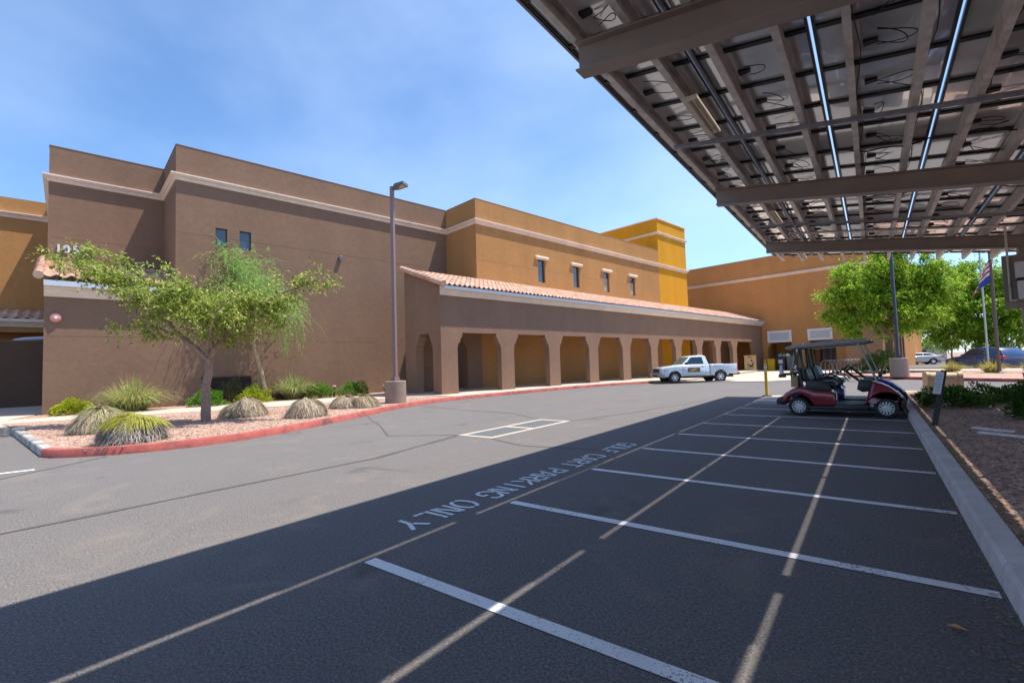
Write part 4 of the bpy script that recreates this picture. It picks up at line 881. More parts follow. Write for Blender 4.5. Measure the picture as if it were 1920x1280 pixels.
# ------------------------------------------------------------------ vehicles
def wheel(parent, fr, c, r, w, rr, spokes, side, rimmat='chrome'):
    x, y, z = c
    o = MB(fr).lathe([(-w / 2, rr), (-w / 2, r * 0.92), (-w * 0.36, r), (w * 0.36, r), (w / 2, r * 0.92), (w / 2, rr)], c, 'y', 32, False).build('wheel', 'rubber', parent, smooth=35)
    MB(fr).lathe([(side * w * 0.10, 0.01), (side * w * 0.10, rr)], c, 'y', 24).build('wheel_back', 'ink', o)
    mb = MB(fr); ys = y + side * w * 0.40
    mb.lathe([(side * (w * 0.12), rr * 0.99), (side * w * 0.46, rr * 0.98), (side * w * 0.50, rr * 0.93), (side * w * 0.40, rr * 0.86)], c, 'y', 32, False)
    for k in range(spokes):
        a = 2 * math.pi * k / spokes; d = Vector((math.cos(a), 0, math.sin(a)))
        mb.bar(Vector((x, ys, z)) + d * rr * 0.22, Vector((x, ys, z)) + d * rr * 0.92, rr * (2.2 / spokes) if spokes > 8 else rr * 0.30, 0.02, (0, 1, 0))
    mb.lathe([(side * w * 0.30, rr * 0.26), (side * w * 0.47, rr * 0.24), (side * w * 0.50, rr * 0.1)], c, 'y', 16)
    mb.build('rim', rimmat, o)
    return o
def golf_cart(loc, rz, paintm, seatm, label, red):
    t = thing('golf_cart', label, 'golf cart', loc, rz, 'golf carts parked under the carport'); f_ = L(t); W = 0.60
    ar = circ(0, 0.215, 0.275, 175, 5, 10); af = circ(1.64, 0.215, 0.29, 175, 20, 10)
    # rear body (rear axle at x = 0)
    rear = [(-0.36, 0.30)] + [(-0.30, 0.30)] + [p for p in ar if p[1] > 0.24] + [(0.33, 0.24), (0.74, 0.24), (0.73, 0.52), (0.66, 0.60), (0.36, 0.60), (0.26, 0.66), (0.10, 0.67), (-0.12, 0.63), (-0.28, 0.52)]
    MB(f_).slab(rear, -W, W, 0.05).build('rear_body', paintm, t, smooth=40)
    MB(f_).slab([(0.0, 0.16), (1.30, 0.16), (1.34, 0.22), (1.34, 0.285), (0.70, 0.285), (0.70, 0.235), (0.0, 0.235)], -W + 0.02, W - 0.02, 0.02).build('chassis', 'black_plastic', t, smooth=40)
    cowl = [(1.27, 0.29)] + [(1.34, 0.30)] + [p for p in af if p[0] < 1.92] + [(1.94, 0.36), (1.93, 0.45), (1.86, 0.56), (1.72, 0.68), (1.58, 0.76), (1.46, 0.80), (1.40, 0.76)]
    MB(f_).slab(cowl, -W, W, 0.07, lambda x, z: 1.0 - 0.16 * max(0, (x - 1.5)) - 0.10 * max(0, z - 0.55)).build('front_cowl', paintm, t, smooth=40)
    MB(f_).slab([(1.14, 0.62), (1.18, 0.82), (1.42, 0.82), (1.46, 0.72), (1.38, 0.58), (1.24, 0.56)], -W + 0.06, W - 0.06, 0.03).build('dashboard', 'black_plastic', t, smooth=40)
    MB(f_).slab([(1.86, 0.18), (1.97, 0.20), (1.99, 0.36), (1.96, 0.46), (1.90, 0.45)], -W * 0.82, W * 0.82, 0.03).build('front_bumper', 'black_plastic', t, smooth=40)
    for s in (-1, 1): MB(f_).slab([(1.80, 0.47), (1.90, 0.42), (1.945, 0.47), (1.87, 0.56)], s * 0.40 - 0.11, s * 0.40 + 0.11, 0.02).build('headlight', 'lens', t, smooth=40)
    MB(f_).slab([(-0.47, 0.26), (-0.30, 0.24), (-0.26, 0.32), (-0.30, 0.42), (-0.42, 0.42), (-0.47, 0.36)], -W + 0.03, W - 0.03, 0.03).build('rear_bumper', 'black_plastic', t, smooth=40)
    # seat
    MB(f_).slab([(0.22, 0.66), (0.24, 0.78), (0.66, 0.80), (0.74, 0.77), (0.75, 0.70), (0.66, 0.66)], -W + 0.06, W - 0.06, 0.04).build('seat', seatm, t, smooth=50)
    for y0, y1 in ((-W + 0.07, -0.02), (0.02, W - 0.07)):
        MB(f_).slab([(0.10, 0.80), (0.22, 0.78), (0.26, 0.84), (0.17, 1.10), (0.11, 1.13), (0.05, 1.10), (0.04, 1.0)], y0, y1, 0.05).build('backrest', seatm, t, smooth=50)
    for s in (-1, 1):
        MB(f_).slab([(0.20, 0.60), (0.16, 0.70), (0.18, 0.83), (0.48, 0.83), (0.60, 0.77), (0.68, 0.62), (0.66, 0.58)], s * (W - 0.03) - 0.03, s * (W - 0.03) + 0.03, 0.02).build('side_bolster', 'black_plastic', t, smooth=40)
        MB(f_).tube([(0.40, s * 0.56, 0.84), (0.46, s * 0.57, 0.95), (0.58, s * 0.57, 0.95), (0.76, s * 0.57, 0.86), (0.84, s * 0.57, 0.74)], 0.016, 8).build('arm_rail', 'black_plastic', t, smooth=60)
        MB(f_).bar((-0.04, s * 0.52, 1.66), (0.10, s * 0.54, 0.62), 0.055, 0.075, (0, 1, 0)).build('rear_strut', 'black_plastic', t)
        if red: MB(f_).bar((0.10, s * 0.50, 1.66), (0.14, s * 0.53, 0.86), 0.04, 0.05, (0, 1, 0)).build('rear_strut', 'black_plastic', t)
        MB(f_).bar((1.20, s * 0.50, 1.69), (1.52, s * 0.52, 0.76), 0.035, 0.06, (0, 1, 0)).build('front_strut', 'lit_frame_grey' if s < 0 else 'black_plastic', t)  # near strut coloured lighter than the far one, as its edge catches light
    fr2 = [Vector((1.225, 0, 1.66)), Vector((1.50, 0, 0.82))]
    mb = MB(f_); q = Vector((0.003, 0, 0.001))
    mb.add([(1.235, -0.47, 1.64), (1.235, 0.47, 1.64), (1.515, 0.49, 0.80), (1.515, -0.49, 0.80)], [(0, 1, 2, 3)])
    gl = newglass(); mb.build('windshield', gl, t)
    roof = [(-0.22, 1.58), (-0.21, 1.63), (-0.05, 1.69), (0.6, 1.745), (1.25, 1.765), (1.38, 1.745), (1.41, 1.70), (1.2, 1.66), (0.0, 1.595)]
    MB(f_).slab(roof, -W + 0.02, W - 0.02, 0.03).build('roof', 'roof_grey' if red else 'black_plastic', t, smooth=40)
    # steering
    c = Vector((0.88, 0.28, 1.06)); ax = Vector((-0.62, 0, 0.78)).normalized(); e1 = Vector((0, 1, 0)); e2 = ax.cross(e1)
    ring = [c + (e1 * math.cos(2 * math.pi * k / 20) + e2 * math.sin(2 * math.pi * k / 20)) * 0.17 for k in range(21)]
    mb = MB(f_); mb.tube(ring, 0.016, 8, False)
    for k in range(3):
        a = 2 * math.pi * k / 3 + 0.5; mb.tube([c, c + (e1 * math.cos(a) + e2 * math.sin(a)) * 0.165], 0.013, 6)
    mb.lathe([(0, 0.05), (0.03, 0.045)], c, 'z', 12); w_ = mb.build('steering_wheel', 'vinyl_black', t, smooth=60)
    MB(f_).tube([c, (1.20, 0.28, 0.76)], 0.03, 8).build('steering_column', 'black_plastic', t)
    MB(f_).tube([(1.50, -0.50, 0.86), (1.56, -0.56, 0.93)], 0.012, 6).build('mirror_arm', 'black_plastic', t)
    MB(f_).slab([(1.53, 0.90), (1.60, 0.90), (1.61, 1.0), (1.54, 1.0)], -0.64, -0.55, 0.02).build('mirror', 'black_plastic', t, smooth=40)
    for x, r in ((0, 0.215), (1.64, 0.218)):
        for s in (-1, 1): wheel(t, f_, (x, s * 0.50, r), r, 0.20, 0.150, 12, s, 'wheel_silver')
    # bag rack
    mb = MB(f_)
    for s in (-1, 1):
        mb.tube([(-0.02, s * 0.42, 0.97), (-0.38, s * 0.42, 0.97)], 0.018, 8); mb.tube([(-0.06, s * 0.3, 0.97), (0.0, s * 0.3, 0.70)], 0.014, 6); mb.tube([(-0.16, s * 0.3, 0.97), (-0.08, s * 0.3, 0.66)], 0.014, 6)
    mb.tube([(-0.38, -0.43, 0.97), (-0.38, 0.43, 0.97)], 0.022, 8); mb.tube([(-0.18, -0.42, 0.97), (-0.18, 0.42, 0.97)], 0.016, 8); mb.build('bag_rack', 'black_plastic', t)
    if red:
        MB(f_).slab([(-0.40, 0.90), (-0.26, 0.90), (-0.25, 0.965), (-0.40, 0.965)], -0.52, -0.34, 0.015).build('rack_clamp', 'old_rust', t)
        MB(f_).slab([(-0.16, 0.66), (0.0, 0.66), (0.0, 0.92), (-0.16, 0.93)], -0.40, 0.20, 0.02).build('storage_box', 'card_tan', t, smooth=40)
        MB(f_).slab([(-0.06, 1.62), (-0.09, 1.3), (-0.17, 1.0), (-0.13, 1.0), (-0.04, 1.3), (-0.02, 1.62)], -0.45, 0.35, 0.01).build('rear_curtain', 'clear_screen', t)
    return t
_gl = []
def newglass():
    if _gl: return _gl[0]
    mt = bpy.data.materials.new('acrylic'); mt.use_nodes = True; nt = mt.node_tree; b = nt.nodes['Principled BSDF']
    tr_ = nt.nodes.new('ShaderNodeBsdfTransparent'); gs = nt.nodes.new('ShaderNodeBsdfGlossy'); gs.inputs['Roughness'].default_value = 0.03
    ms = nt.nodes.new('ShaderNodeMixShader'); nzz = nt.nodes.new('ShaderNodeTexNoise'); nzz.inputs['Scale'].default_value = 6
    rp = nt.nodes.new('ShaderNodeValToRGB'); rp.color_ramp.elements[0].color = (0.07, 0.07, 0.07, 1); rp.color_ramp.elements[1].color = (0.16, 0.16, 0.16, 1)
    nt.links.new(nzz.outputs['Fac'], rp.inputs['Fac']); nt.links.new(rp.outputs[0], ms.inputs['Fac'])
    nt.links.new(tr_.outputs[0], ms.inputs[1]); nt.links.new(gs.outputs[0], ms.inputs[2]); nt.links.new(ms.outputs[0], nt.nodes['Material Output'].inputs['Surface'])
    _gl.append(mt); return mt
golf_cart((-1.46, 13.68, 0), 0, 'red_car', 'vinyl_black', 'dark red golf cart with a grey roof and black seats, nearest the camera', True)
golf_cart((-1.36, 15.38, 0), 0, 'blue_car', 'vinyl_grey', 'blue golf cart with grey seats parked behind the red one', False)
wb = MB(); wb.lathe([(0, 0.045), (0.10, 0.05), (0.14, 0.03), (0.2, 0.035), (0.23, 0.01)], (-1.80, 13.25, 0.985), 'z', 12)
tag(wb.build('drink_bottle', 'sign_white', base=Vector((-1.8, 13.25, 0.985)), smooth=60), 'pale plastic bottle standing on the rear rack of the red golf cart', 'bottle')

def car_body(t, f_, prof, W, paintm, tap, r=0.06): return MB(f_).slab(prof, -W, W, r, tap).build('body', paintm, t, smooth=38)
def sidepanel(t, f_, pts, W, tap, off=0.006):
    for s in (-1, 1):
        P_ = [(x, s * (W * tap(x, z) + off), z) for x, z in pts]; mb = MB(f_)
        mb.add(P_, [tuple(range(len(pts)))] if s < 0 else [tuple(range(len(pts) - 1, -1, -1))]); mb.build('side_window', 'car_glass', t)
def pickup(loc, rz):
    t = thing('pickup_truck', 'white single-cab pickup truck with a brown emblem on its door, parked by the arcade', 'pickup', loc, rz); f_ = L(t); W = 0.86; S = 1.0
    tap = lambda x, z: 1.0 - 0.05 * max(0, z - 0.8) - 0.22 * max(0, z - 1.08) - 0.03 * max(0, x - 1.6)
    AF, AR, rz_, ra = 1.42, -1.42, 0.36, 0.445
    low = [(-2.46, 0.50)] + [p for p in circ(AR, rz_, ra, 165, 15, 12)] + [(-0.9, 0.42), (0.9, 0.42)] + [p for p in circ(AF, rz_, ra, 165, 15, 12)] + [(1.9, 0.40), (2.20, 0.42), (2.27, 0.60), (2.26, 0.86), (2.18, 0.97), (1.5, 1.07), (0.98, 1.11), (-0.72, 1.11), (-0.74, 0.74), (-2.46, 0.74)]
    low = low[:1] + [p for p in circ(AR, rz_, ra, 160, 20, 12)] + low[14:]
    car_body(t, f_, low, W, 'white_car', tap)
    # bed sides, tailgate
    for s in (-1, 1):
        bs = [(-2.46, 0.52)] + circ(AR, rz_, ra, 160, 20, 12) + [(-0.80, 0.44), (-0.79, 1.10), (-2.46, 1.10)]
        MB(f_).slab(bs, s * (W - 0.02) - 0.05, s * (W - 0.02) + 0.045, 0.03).build('bed_side', 'white_car', t, smooth=38)
    MB(f_).slab([(-2.50, 0.52), (-2.44, 0.52), (-2.44, 1.09), (-2.50, 1.09)], -W + 0.06, W - 0.06, 0.015).build('tailgate', 'white_car', t)
    cab = [(1.0, 1.08), (0.93, 1.13), (0.40, 1.60), (0.22, 1.665), (-0.40, 1.675), (-0.58, 1.62), (-0.74, 1.10)]
    MB(f_).slab(cab, -W + 0.035, W - 0.035, 0.06, tap).build('cab', 'white_car', t, smooth=38)
    Wc = W - 0.035
    sidepanel(t, f_, [(0.72, 1.16), (0.34, 1.56), (-0.34, 1.575), (-0.42, 1.16)], Wc, tap)
    nrm = Vector((0.47, 0, 0.53)).normalized() * 0.008
    mb = MB(f_); a, b_ = Vector((0.90, 0, 1.16)) + nrm, Vector((0.43, 0, 1.575)) + nrm
    mb.add([(a.x, -Wc * 0.88, a.z), (a.x, Wc * 0.88, a.z), (b_.x, Wc * 0.78, b_.z), (b_.x, -Wc * 0.78, b_.z)], [(0, 1, 2, 3)]); mb.build('windshield', 'truck_screen', t)
    mb = MB(f_); mb.add([(-0.735, -0.6, 1.2), (-0.735, 0.6, 1.2), (-0.64, 0.55, 1.55), (-0.64, -0.55, 1.55)], [(3, 2, 1, 0)]); mb.build('rear_window', 'car_glass', t)
    # door lines, emblem, handle
    mb = MB(f_)
    for s in (-1, 1):
        y = s * (W + 0.002)
        for (p, q) in (((0.93, 0.48), (0.93, 1.08)), ((-0.50, 0.48), (-0.50, 1.10)), ((0.93, 0.48), (-0.50, 0.48))): mb.bar((p[0], y * tap(*p), p[1]), (q[0], y * tap(*q), q[1]), 0.012, 0.008, (0, 1, 0))
        mb.bar((-0.765, s * (W - 0.004), 0.45), (-0.765, s * (W - 0.02), 1.10), 0.03, 0.02, (0, 1, 0))
    mb.build('panel_gap', 'dark_trim', t)
    for s in (-1, 1):
        dd = MB(f_); y = s * (W + 0.006) * tap(0, 0.8); dd.add([(0.62, y, 0.66), (-0.16, y, 0.66), (-0.16, y, 0.94), (0.62, y, 0.94)], [(0, 1, 2, 3)]); o = dd.build('door_emblem', 'card_brown', t)
        dd = MB(f_); y2 = y + s * 0.003
        dd.add([(0.40, y2, 0.72), (0.10, y2, 0.80), (0.02, y2, 0.90), (0.20, y2, 0.87), (0.44, y2, 0.78)], [(0, 1, 2, 3, 4)]); dd.build('emblem_swoosh', 'yellow_plastic', o)
        MB(f_).box((-0.40, s * W - 0.012, 0.96), (-0.24, s * W + 0.018, 1.0)).build('door_handle', 'dark_trim', t)
        MB(f_).slab([(0.66, 1.12), (0.80, 1.10), (0.80, 1.26), (0.68, 1.27)], s * (W + 0.10) - 0.08, s * (W + 0.10) + 0.08, 0.02).build('mirror', 'black_plastic', t, smooth=40)
        MB(f_).slab([(2.08, 0.70), (2.262, 0.70), (2.25, 0.86), (2.06, 0.88)], s * 0.70 - 0.13, s * 0.70 + 0.135, 0.02, None).build('headlight', 'lens', t, smooth=40)
        MB(f_).box((1.96, s * 0.845 - 0.02, 0.73), (2.07, s * 0.845 + 0.012, 0.84)).build('turn_signal', 'amber', t)
        MB(f_).box((-2.505, s * 0.80 - 0.05, 0.72), (-2.40, s * 0.80 + 0.075, 1.04)).build('tail_light', 'tail_red', t)
        for A in (AF, AR):
            fl_ = MB(f_); pts = circ(A, rz_, ra + 0.05, 172, 8, 14); pin = circ(A, rz_, ra - 0.03, 172, 8, 14)
            P_ = [(x, s * (W + 0.022), z) for x, z in pts] + [(x, s * (W + 0.022), z) for x, z in pin] + [(x, s * (W - 0.06), z) for x, z in pts] + [(x, s * (W - 0.06), z) for x, z in pin]; n = len(pts)
            fl_.add(P_, [(i, i + 1, n + i + 1, n + i) for i in range(n - 1)] + [(i, 2 * n + i, 2 * n + i + 1, i + 1) for i in range(n - 1)] + [(n + i, n + i + 1, 3 * n + i + 1, 3 * n + i) for i in range(n - 1)]); fl_.build('arch_flare', 'white_car', t)
    MB(f_).slab([(1.98, 0.36), (2.24, 0.36), (2.36, 0.44), (2.37, 0.62), (2.30, 0.66), (2.0, 0.64)], -W + 0.01, W - 0.01, 0.06).build('front_bumper', 'bumper_grey', t, smooth=40)
    MB(f_).box((2.345, -0.42, 0.42), (2.376, 0.42, 0.53)).build('bumper_vent', 'ink', t)
    MB(f_).slab([(2.20, 0.68), (2.285, 0.68), (2.265, 0.90), (2.20, 0.92)], -0.54, 0.54, 0.02).build('grille', 'black_plastic', t)
    MB(f_).slab([(-2.66, 0.44), (-2.46, 0.44), (-2.46, 0.58), (-2.66, 0.58)], -W + 0.05, W - 0.05, 0.03).build('rear_bumper', 'dark_trim', t)
    MB(f_).slab([(-2.4, 0.30), (1.9, 0.30), (1.9, 0.45), (-2.4, 0.50)], -0.52, 0.52, 0.03).build('underbody', 'ink', t)
    for A in (AF, AR):
        for s in (-1, 1): wheel(t, f_, (A, s * 0.745, 0.36), 0.36, 0.24, 0.215, 6, s, 'wheel_silver')
    return t
plain('card_brown', (0.20, 0.13, 0.085), 0.6); plain('bumper_grey', (0.26, 0.27, 0.285), 0.5)
hd = Vector((-2.25, -1.90, 0)).normalized(); lf_ = Vector((-hd.y, hd.x, 0)); mid = Vector((-8.49, 29.61, 0)) - lf_ * 0.86
pickup(mid, math.atan2(hd.y, hd.x))

def suv(loc, rz, paintm, label, hatch=True, grp=None):
    t = thing('parked_car', label, 'car', loc, rz, grp); f_ = L(t); W = 0.93
    tap = lambda x, z: 1.0 - 0.05 * max(0, z - 0.75) - 0.28 * max(0, z - 1.02) - 0.05 * max(0, abs(x) - 1.7)
    AF, AR, ra = 1.40, -1.36, 0.40
    top = 1.68 if hatch else 1.42
    low = [(-2.30, 0.36), (-2.36, 0.62), (-2.32, 1.0), (-2.1, 1.06), (0.9, 1.06), (1.6, 0.98), (2.2, 0.84), (2.36, 0.62), (2.33, 0.34)] + circ(AF, 0.35, ra, 10, 170, 10) + [(0.8, 0.30), (-0.8, 0.30)] + circ(AR, 0.35, ra, 10, 170, 10)
    car_body(t, f_, low, W, paintm, tap, 0.08)
    cab = [(1.05, 1.03), (0.35, top - 0.10), (-0.1, top - 0.02), (-0.9, top), (-1.7, top - 0.06), (-2.05, top - 0.25), (-2.25, 1.03)] if hatch else [(1.0, 1.0), (0.3, top - 0.04), (-0.6, top), (-1.3, top - 0.12), (-1.9, 1.02)]
    MB(f_).slab(cab, -W + 0.04, W - 0.04, 0.08, tap).build('cabin', paintm, t, smooth=38)
    Wc = W - 0.04
    if hatch:
        sidepanel(t, f_, [(0.78, 1.09), (0.28, top - 0.16), (-0.12, top - 0.11), (-0.42, top - 0.11), (-0.42, 1.09)], Wc, tap); sidepanel(t, f_, [(-0.47, 1.09), (-0.47, top - 0.11), (-1.25, top - 0.11), (-1.30, 1.11)], Wc, tap); sidepanel(t, f_, [(-1.36, 1.14), (-1.32, top - 0.13), (-1.62, top - 0.18), (-1.92, 1.30)], Wc, tap)
    else: sidepanel(t, f_, [(0.74, 1.07), (0.26, top - 0.11), (-0.40, top - 0.08), (-0.40, 1.07)], Wc, tap); sidepanel(t, f_, [(-0.46, 1.07), (-0.46, top - 0.08), (-1.1, top - 0.13), (-1.5, 1.08)], Wc, tap)
    x0, z0 = cab[0]; x1, z1 = cab[1]; nn = Vector((z1 - z0, 0, x0 - x1)).normalized() * 0.01
    mb = MB(f_); a = Vector((x0 + (x1 - x0) * .12, 0, z0 + (z1 - z0) * .12)) + nn; b_ = Vector((x0 + (x1 - x0) * .92, 0, z0 + (z1 - z0) * .92)) + nn
    mb.add([(a.x, -Wc * .86, a.z), (a.x, Wc * .86, a.z), (b_.x, Wc * .74, b_.z), (b_.x, -Wc * .74, b_.z)], [(0, 1, 2, 3)]); mb.build('windshield', 'car_glass', t)
    for s in (-1, 1):
        MB(f_).slab([(-2.38, 0.78), (-2.36, 0.98), (-2.02, 1.0), (-1.80, 0.94), (-2.0, 0.84)], s * 0.80 - 0.10, s * 0.80 + 0.11, 0.02).build('tail_light', 'tail_red', t, smooth=40)
        MB(f_).slab([(1.95, 0.74), (2.30, 0.66), (2.28, 0.78), (2.0, 0.90)], s * 0.70 - 0.14, s * 0.70 + 0.135, 0.02).build('headlight', 'lens', t, smooth=40)
        MB(f_).slab([(0.62, 1.04), (0.78, 1.04), (0.78, 1.16), (0.64, 1.18)], s * (W + 0.05) - 0.08, s * (W + 0.05) + 0.08, 0.03).build('mirror', paintm, t, smooth=40)
        for x in (-0.3, -1.15): MB(f_).box((x, s * 0.915 - 0.02, 0.90), (x + 0.16, s * 0.915 + 0.025, 0.935)).build('door_handle', 'chrome', t)
        for A in (AF, AR): wheel(t, f_, (A, s * 0.80, 0.35), 0.35, 0.23, 0.23, 7, s)
    MB(f_).slab([(-2.2, 0.24), (2.2, 0.24), (2.2, 0.36), (-2.2, 0.36)], -0.72, 0.72, 0.03).build('underbody', 'ink', t)
    return t
hv = Vector((-3.2, 4.4, 0)).normalized()
suv((6.75, 50.4, 0), math.atan2(hv.y, hv.x), 'navy_car', 'dark navy estate SUV parked beyond the flagpoles')
suv((4.1, 74.5, 0), math.atan2(-0.3, -1), 'silver_car', 'silver saloon car far off beside the colonnade wing', False, 'cars far across the parking lot')
suv((3.2, 79.5, 0), math.atan2(-0.3, -1), 'blue_car', 'bright blue saloon car just behind the far silver one', False, 'cars far across the parking lot')
suv((12.0, 62.0, 0), math.atan2(0.8, -1), 'silver_car', 'silver SUV at the right edge of the parking lot', True, 'cars far across the parking lot')

# ------------------------------------------------------------------ vegetation
def rvec(r): 
    while True:
        v = Vector((r.uniform(-1, 1), r.uniform(-1, 1), r.uniform(-1, 1)))
        if 0.01 < v.length < 1: return v
def leaf(mb, p, d, ln, w, up):
    s = d.cross(up)
    if s.length < 1e-3: s = d.orthogonal()
    s.normalize(); n = s.cross(d)
    o = len(mb.v); mb.v += [p, p + d * ln * 0.5 + s * w * 0.5 + n * w * 0.12, p + d * ln, p + d * ln * 0.5 - s * w * 0.5 + n * w * 0.12]
    mb.f.append([o, o + 1, o + 2, o + 3]); mb.t.append(None)
def crown(r, blobs, ntw, nl, ln, w, tw=0.45, droop=0.3, flat=0.0, shell=0.5, clump=0.0):
    mb = MB(); tot = sum(b_[1][0] * b_[1][1] * b_[1][2] for b_ in blobs)
    for c, rad in blobs:
        c = Vector(c); k = int(ntw * (rad[0] * rad[1] * rad[2]) / tot) + 3; cen = []
        if clump:
            for _ in range(max(3, int((0.9 if clump < 0.3 else 2.2) * (rad[0] * rad[1] * rad[2]) / clump ** 3 * 0.55))):
                q = rvec(r); q = q.normalized() * (q.length ** shell); cen.append((q, r.uniform(0.5, 1.15)))
        for _ in range(k):
            if cen:
                q, cs = r.choice(cen); g = rvec(r) * clump * cs
                p = c + Vector((q.x * rad[0], q.y * rad[1], q.z * rad[2])) + Vector((g.x, g.y, g.z * 0.5)); dq = q * 0.5 + g / clump
            else:
                q = rvec(r); q = q.normalized() * (q.length ** shell); dq = q
                p = c + Vector((q.x * rad[0], q.y * rad[1], q.z * rad[2]))
            d = (Vector((dq.x, dq.y, dq.z * 0.6)) * 0.8 + rvec(r) * 0.7 + Vector((0, 0, -droop))).normalized()
            if flat: d.z *= 1 - flat; d.normalize()
            L_ = tw * r.uniform(0.5, 1.3)
            for i in range(nl):
                t = (i + r.random()) / nl
                pp = p + d * L_ * t + Vector((0, 0, -droop * 0.4 * t * t * L_)) + rvec(r) * 0.02
                dd = (d * 0.5 + rvec(r) * 0.9 + Vector((0, 0, -droop * 0.5))).normalized()
                leaf(mb, pp, dd, ln * r.uniform(0.55, 1.35), w * r.uniform(0.6, 1.3), Vector((r.uniform(-.6, .6), r.uniform(-.6, .6), 1)))
    return mb
def curvy(r, pts, amp, n=5):
    out = []; P = [Vector(p) for p in pts]
    for a, b_ in zip(P, P[1:]):
        for i in range(n): out.append(a.lerp(b_, i / n) + rvec(r) * amp * (1 if 0 < i else 0.3))
    return out + [P[-1]]
def taper(n, a, b_): return [a + (b_ - a) * i / (n - 1) for i in range(n)]
# front mesquite
r1 = random.Random(3)
t1 = thing('mesquite_tree', 'wide low mesquite tree with a forked trunk in the gravel bed', 'tree', (-14.82, 5.22, 0.13))
tr = MB()
TB = Vector((-14.82, 5.22, 0.05)); FK = Vector((-14.60, 5.25, 1.85))
BR = [[(-14.6, 5.25, 1.8), (-15.3, 4.6, 2.7), (-16.0, 4.1, 3.4), (-16.9, 3.3, 4.3), (-17.7, 2.7, 5.0)], [(-14.6, 5.25, 1.85), (-14.0, 5.6, 2.7), (-13.4, 6.0, 3.3), (-12.7, 6.6, 3.7), (-12.1, 7.1, 4.0)],
      [(-14.6, 5.2, 1.9), (-14.9, 5.2, 2.8), (-15.1, 4.9, 3.6), (-15.4, 4.6, 4.2)], [(-15.0, 4.9, 2.4), (-15.7, 4.4, 2.75), (-16.4, 3.8, 2.85)], [(-13.9, 5.7, 2.8), (-13.9, 5.4, 3.6), (-14.1, 5.4, 3.9)],
      [(-14.7, 5.4, 2.2), (-15.6, 5.6, 3.2), (-16.4, 5.5, 3.9)], [(-14.4, 5.1, 2.1), (-13.4, 4.9, 3.0), (-12.8, 5.3, 3.5)], [(-16.0, 4.1, 3.4), (-15.9, 3.8, 3.9), (-16.0, 3.7, 4.4)]]
p_ = curvy(r1, [TB, (-14.84, 5.22, 0.8), FK], 0.03); tr.tube(p_, taper(len(p_), 0.13, 0.095), 10)
for i, b_ in enumerate(BR):
    p_ = curvy(r1, b_, 0.05); tr.tube(p_, taper(len(p_), 0.07 if i < 3 else 0.042, 0.010), 7)
blobs = [((-17.35, 3.0, 4.62), (0.6, 0.5, 0.20)), ((-17.8, 2.6, 5.05), (0.35, 0.22, 0.05)), ((-16.8, 3.4, 4.35), (0.7, 0.7, 0.36)), ((-16.1, 4.0, 3.95), (0.7, 0.7, 0.40)), ((-15.5, 4.5, 3.6), (0.8, 0.8, 0.45)), ((-14.9, 5.0, 3.35), (0.75, 0.8, 0.5)),
         ((-14.2, 5.5, 3.2), (0.7, 0.7, 0.42)), ((-13.6, 5.9, 3.4), (0.7, 0.65, 0.36)), ((-13.0, 6.4, 3.6), (0.65, 0.6, 0.30)), ((-12.4, 6.9, 3.9), (0.5, 0.45, 0.24)), ((-16.2, 3.95, 2.95), (0.5, 0.45, 0.16)), ((-16.7, 3.6, 2.75), (0.3, 0.25, 0.10)), ((-15.4, 4.6, 2.7), (0.55, 0.5, 0.20)),
         ((-14.3, 5.5, 2.6), (0.7, 0.6, 0.24)), ((-13.4, 6.1, 2.95), (0.5, 0.5, 0.2)), ((-16.4, 5.3, 3.6), (0.6, 0.6, 0.3)), ((-13.2, 5.0, 3.1), (0.6, 0.5, 0.3)), ((-15.5, 4.45, 4.4), (0.22, 0.2, 0.25)), ((-12.0, 7.2, 4.15), (0.3, 0.3, 0.10)), ((-16.7, 3.5, 4.8), (0.3, 0.25, 0.16)), ((-17.05, 3.2, 4.98), (0.38, 0.3, 0.17)), ((-17.3, 3.0, 4.85), (0.35, 0.3, 0.15)), ((-13.9, 5.4, 3.85), (0.3, 0.3, 0.15))]
tr.build('trunk', 'bark', t1, smooth=60)
crown(r1, blobs, 1850, 10, 0.115, 0.048, 0.40, 0.25, 0.3, 0.95, 0.17).build('crown', 'mesquite_leaf', t1)
# feathery tree behind
r2 = random.Random(4)
t2 = thing('feathery_tree', 'slender feathery green tree with drooping foliage against the brown wall', 'tree', (-22.3, 10.3, 0.13))
tr = MB(); p_ = curvy(r2, [(-22.3, 10.3, 0.05), (-22.42, 10.2, 1.3), (-22.6, 9.95, 2.6), (-22.6, 9.9, 3.6), (-22.75, 9.7, 5.0), (-23.0, 9.4, 6.3)], 0.04); tr.tube(p_, taper(len(p_), 0.13, 0.02), 9)
tips = [(-23.1, 9.3, 6.6), (-22.9, 9.4, 6.0), (-23.4, 9.0, 5.6), (-22.1, 10.2, 5.2), (-21.6, 10.6, 4.7), (-23.8, 8.8, 4.9), (-21.3, 10.9, 4.2), (-22.5, 9.8, 5.4), (-23.0, 9.6, 4.8), (-22.0, 10.6, 4.4), (-23.6, 9.3, 4.2), (-22.6, 9.3, 4.6), (-21.9, 9.8, 5.6), (-22.3, 9.9, 6.3), (-23.2, 9.0, 6.9)]
for tp_ in tips:
    p_ = curvy(r2, [(-22.6, 9.9, 3.3 + 0.2 * (tp_[2] - 4)), Vector((-22.6, 9.9, 4)).lerp(Vector(tp_), 0.55) + Vector((0, 0, 0.2)), tp_], 0.05); tr.tube(p_, taper(len(p_), 0.045, 0.008), 6)
tr.build('trunk', 'pale_bark', t2, smooth=60)
mb = MB()
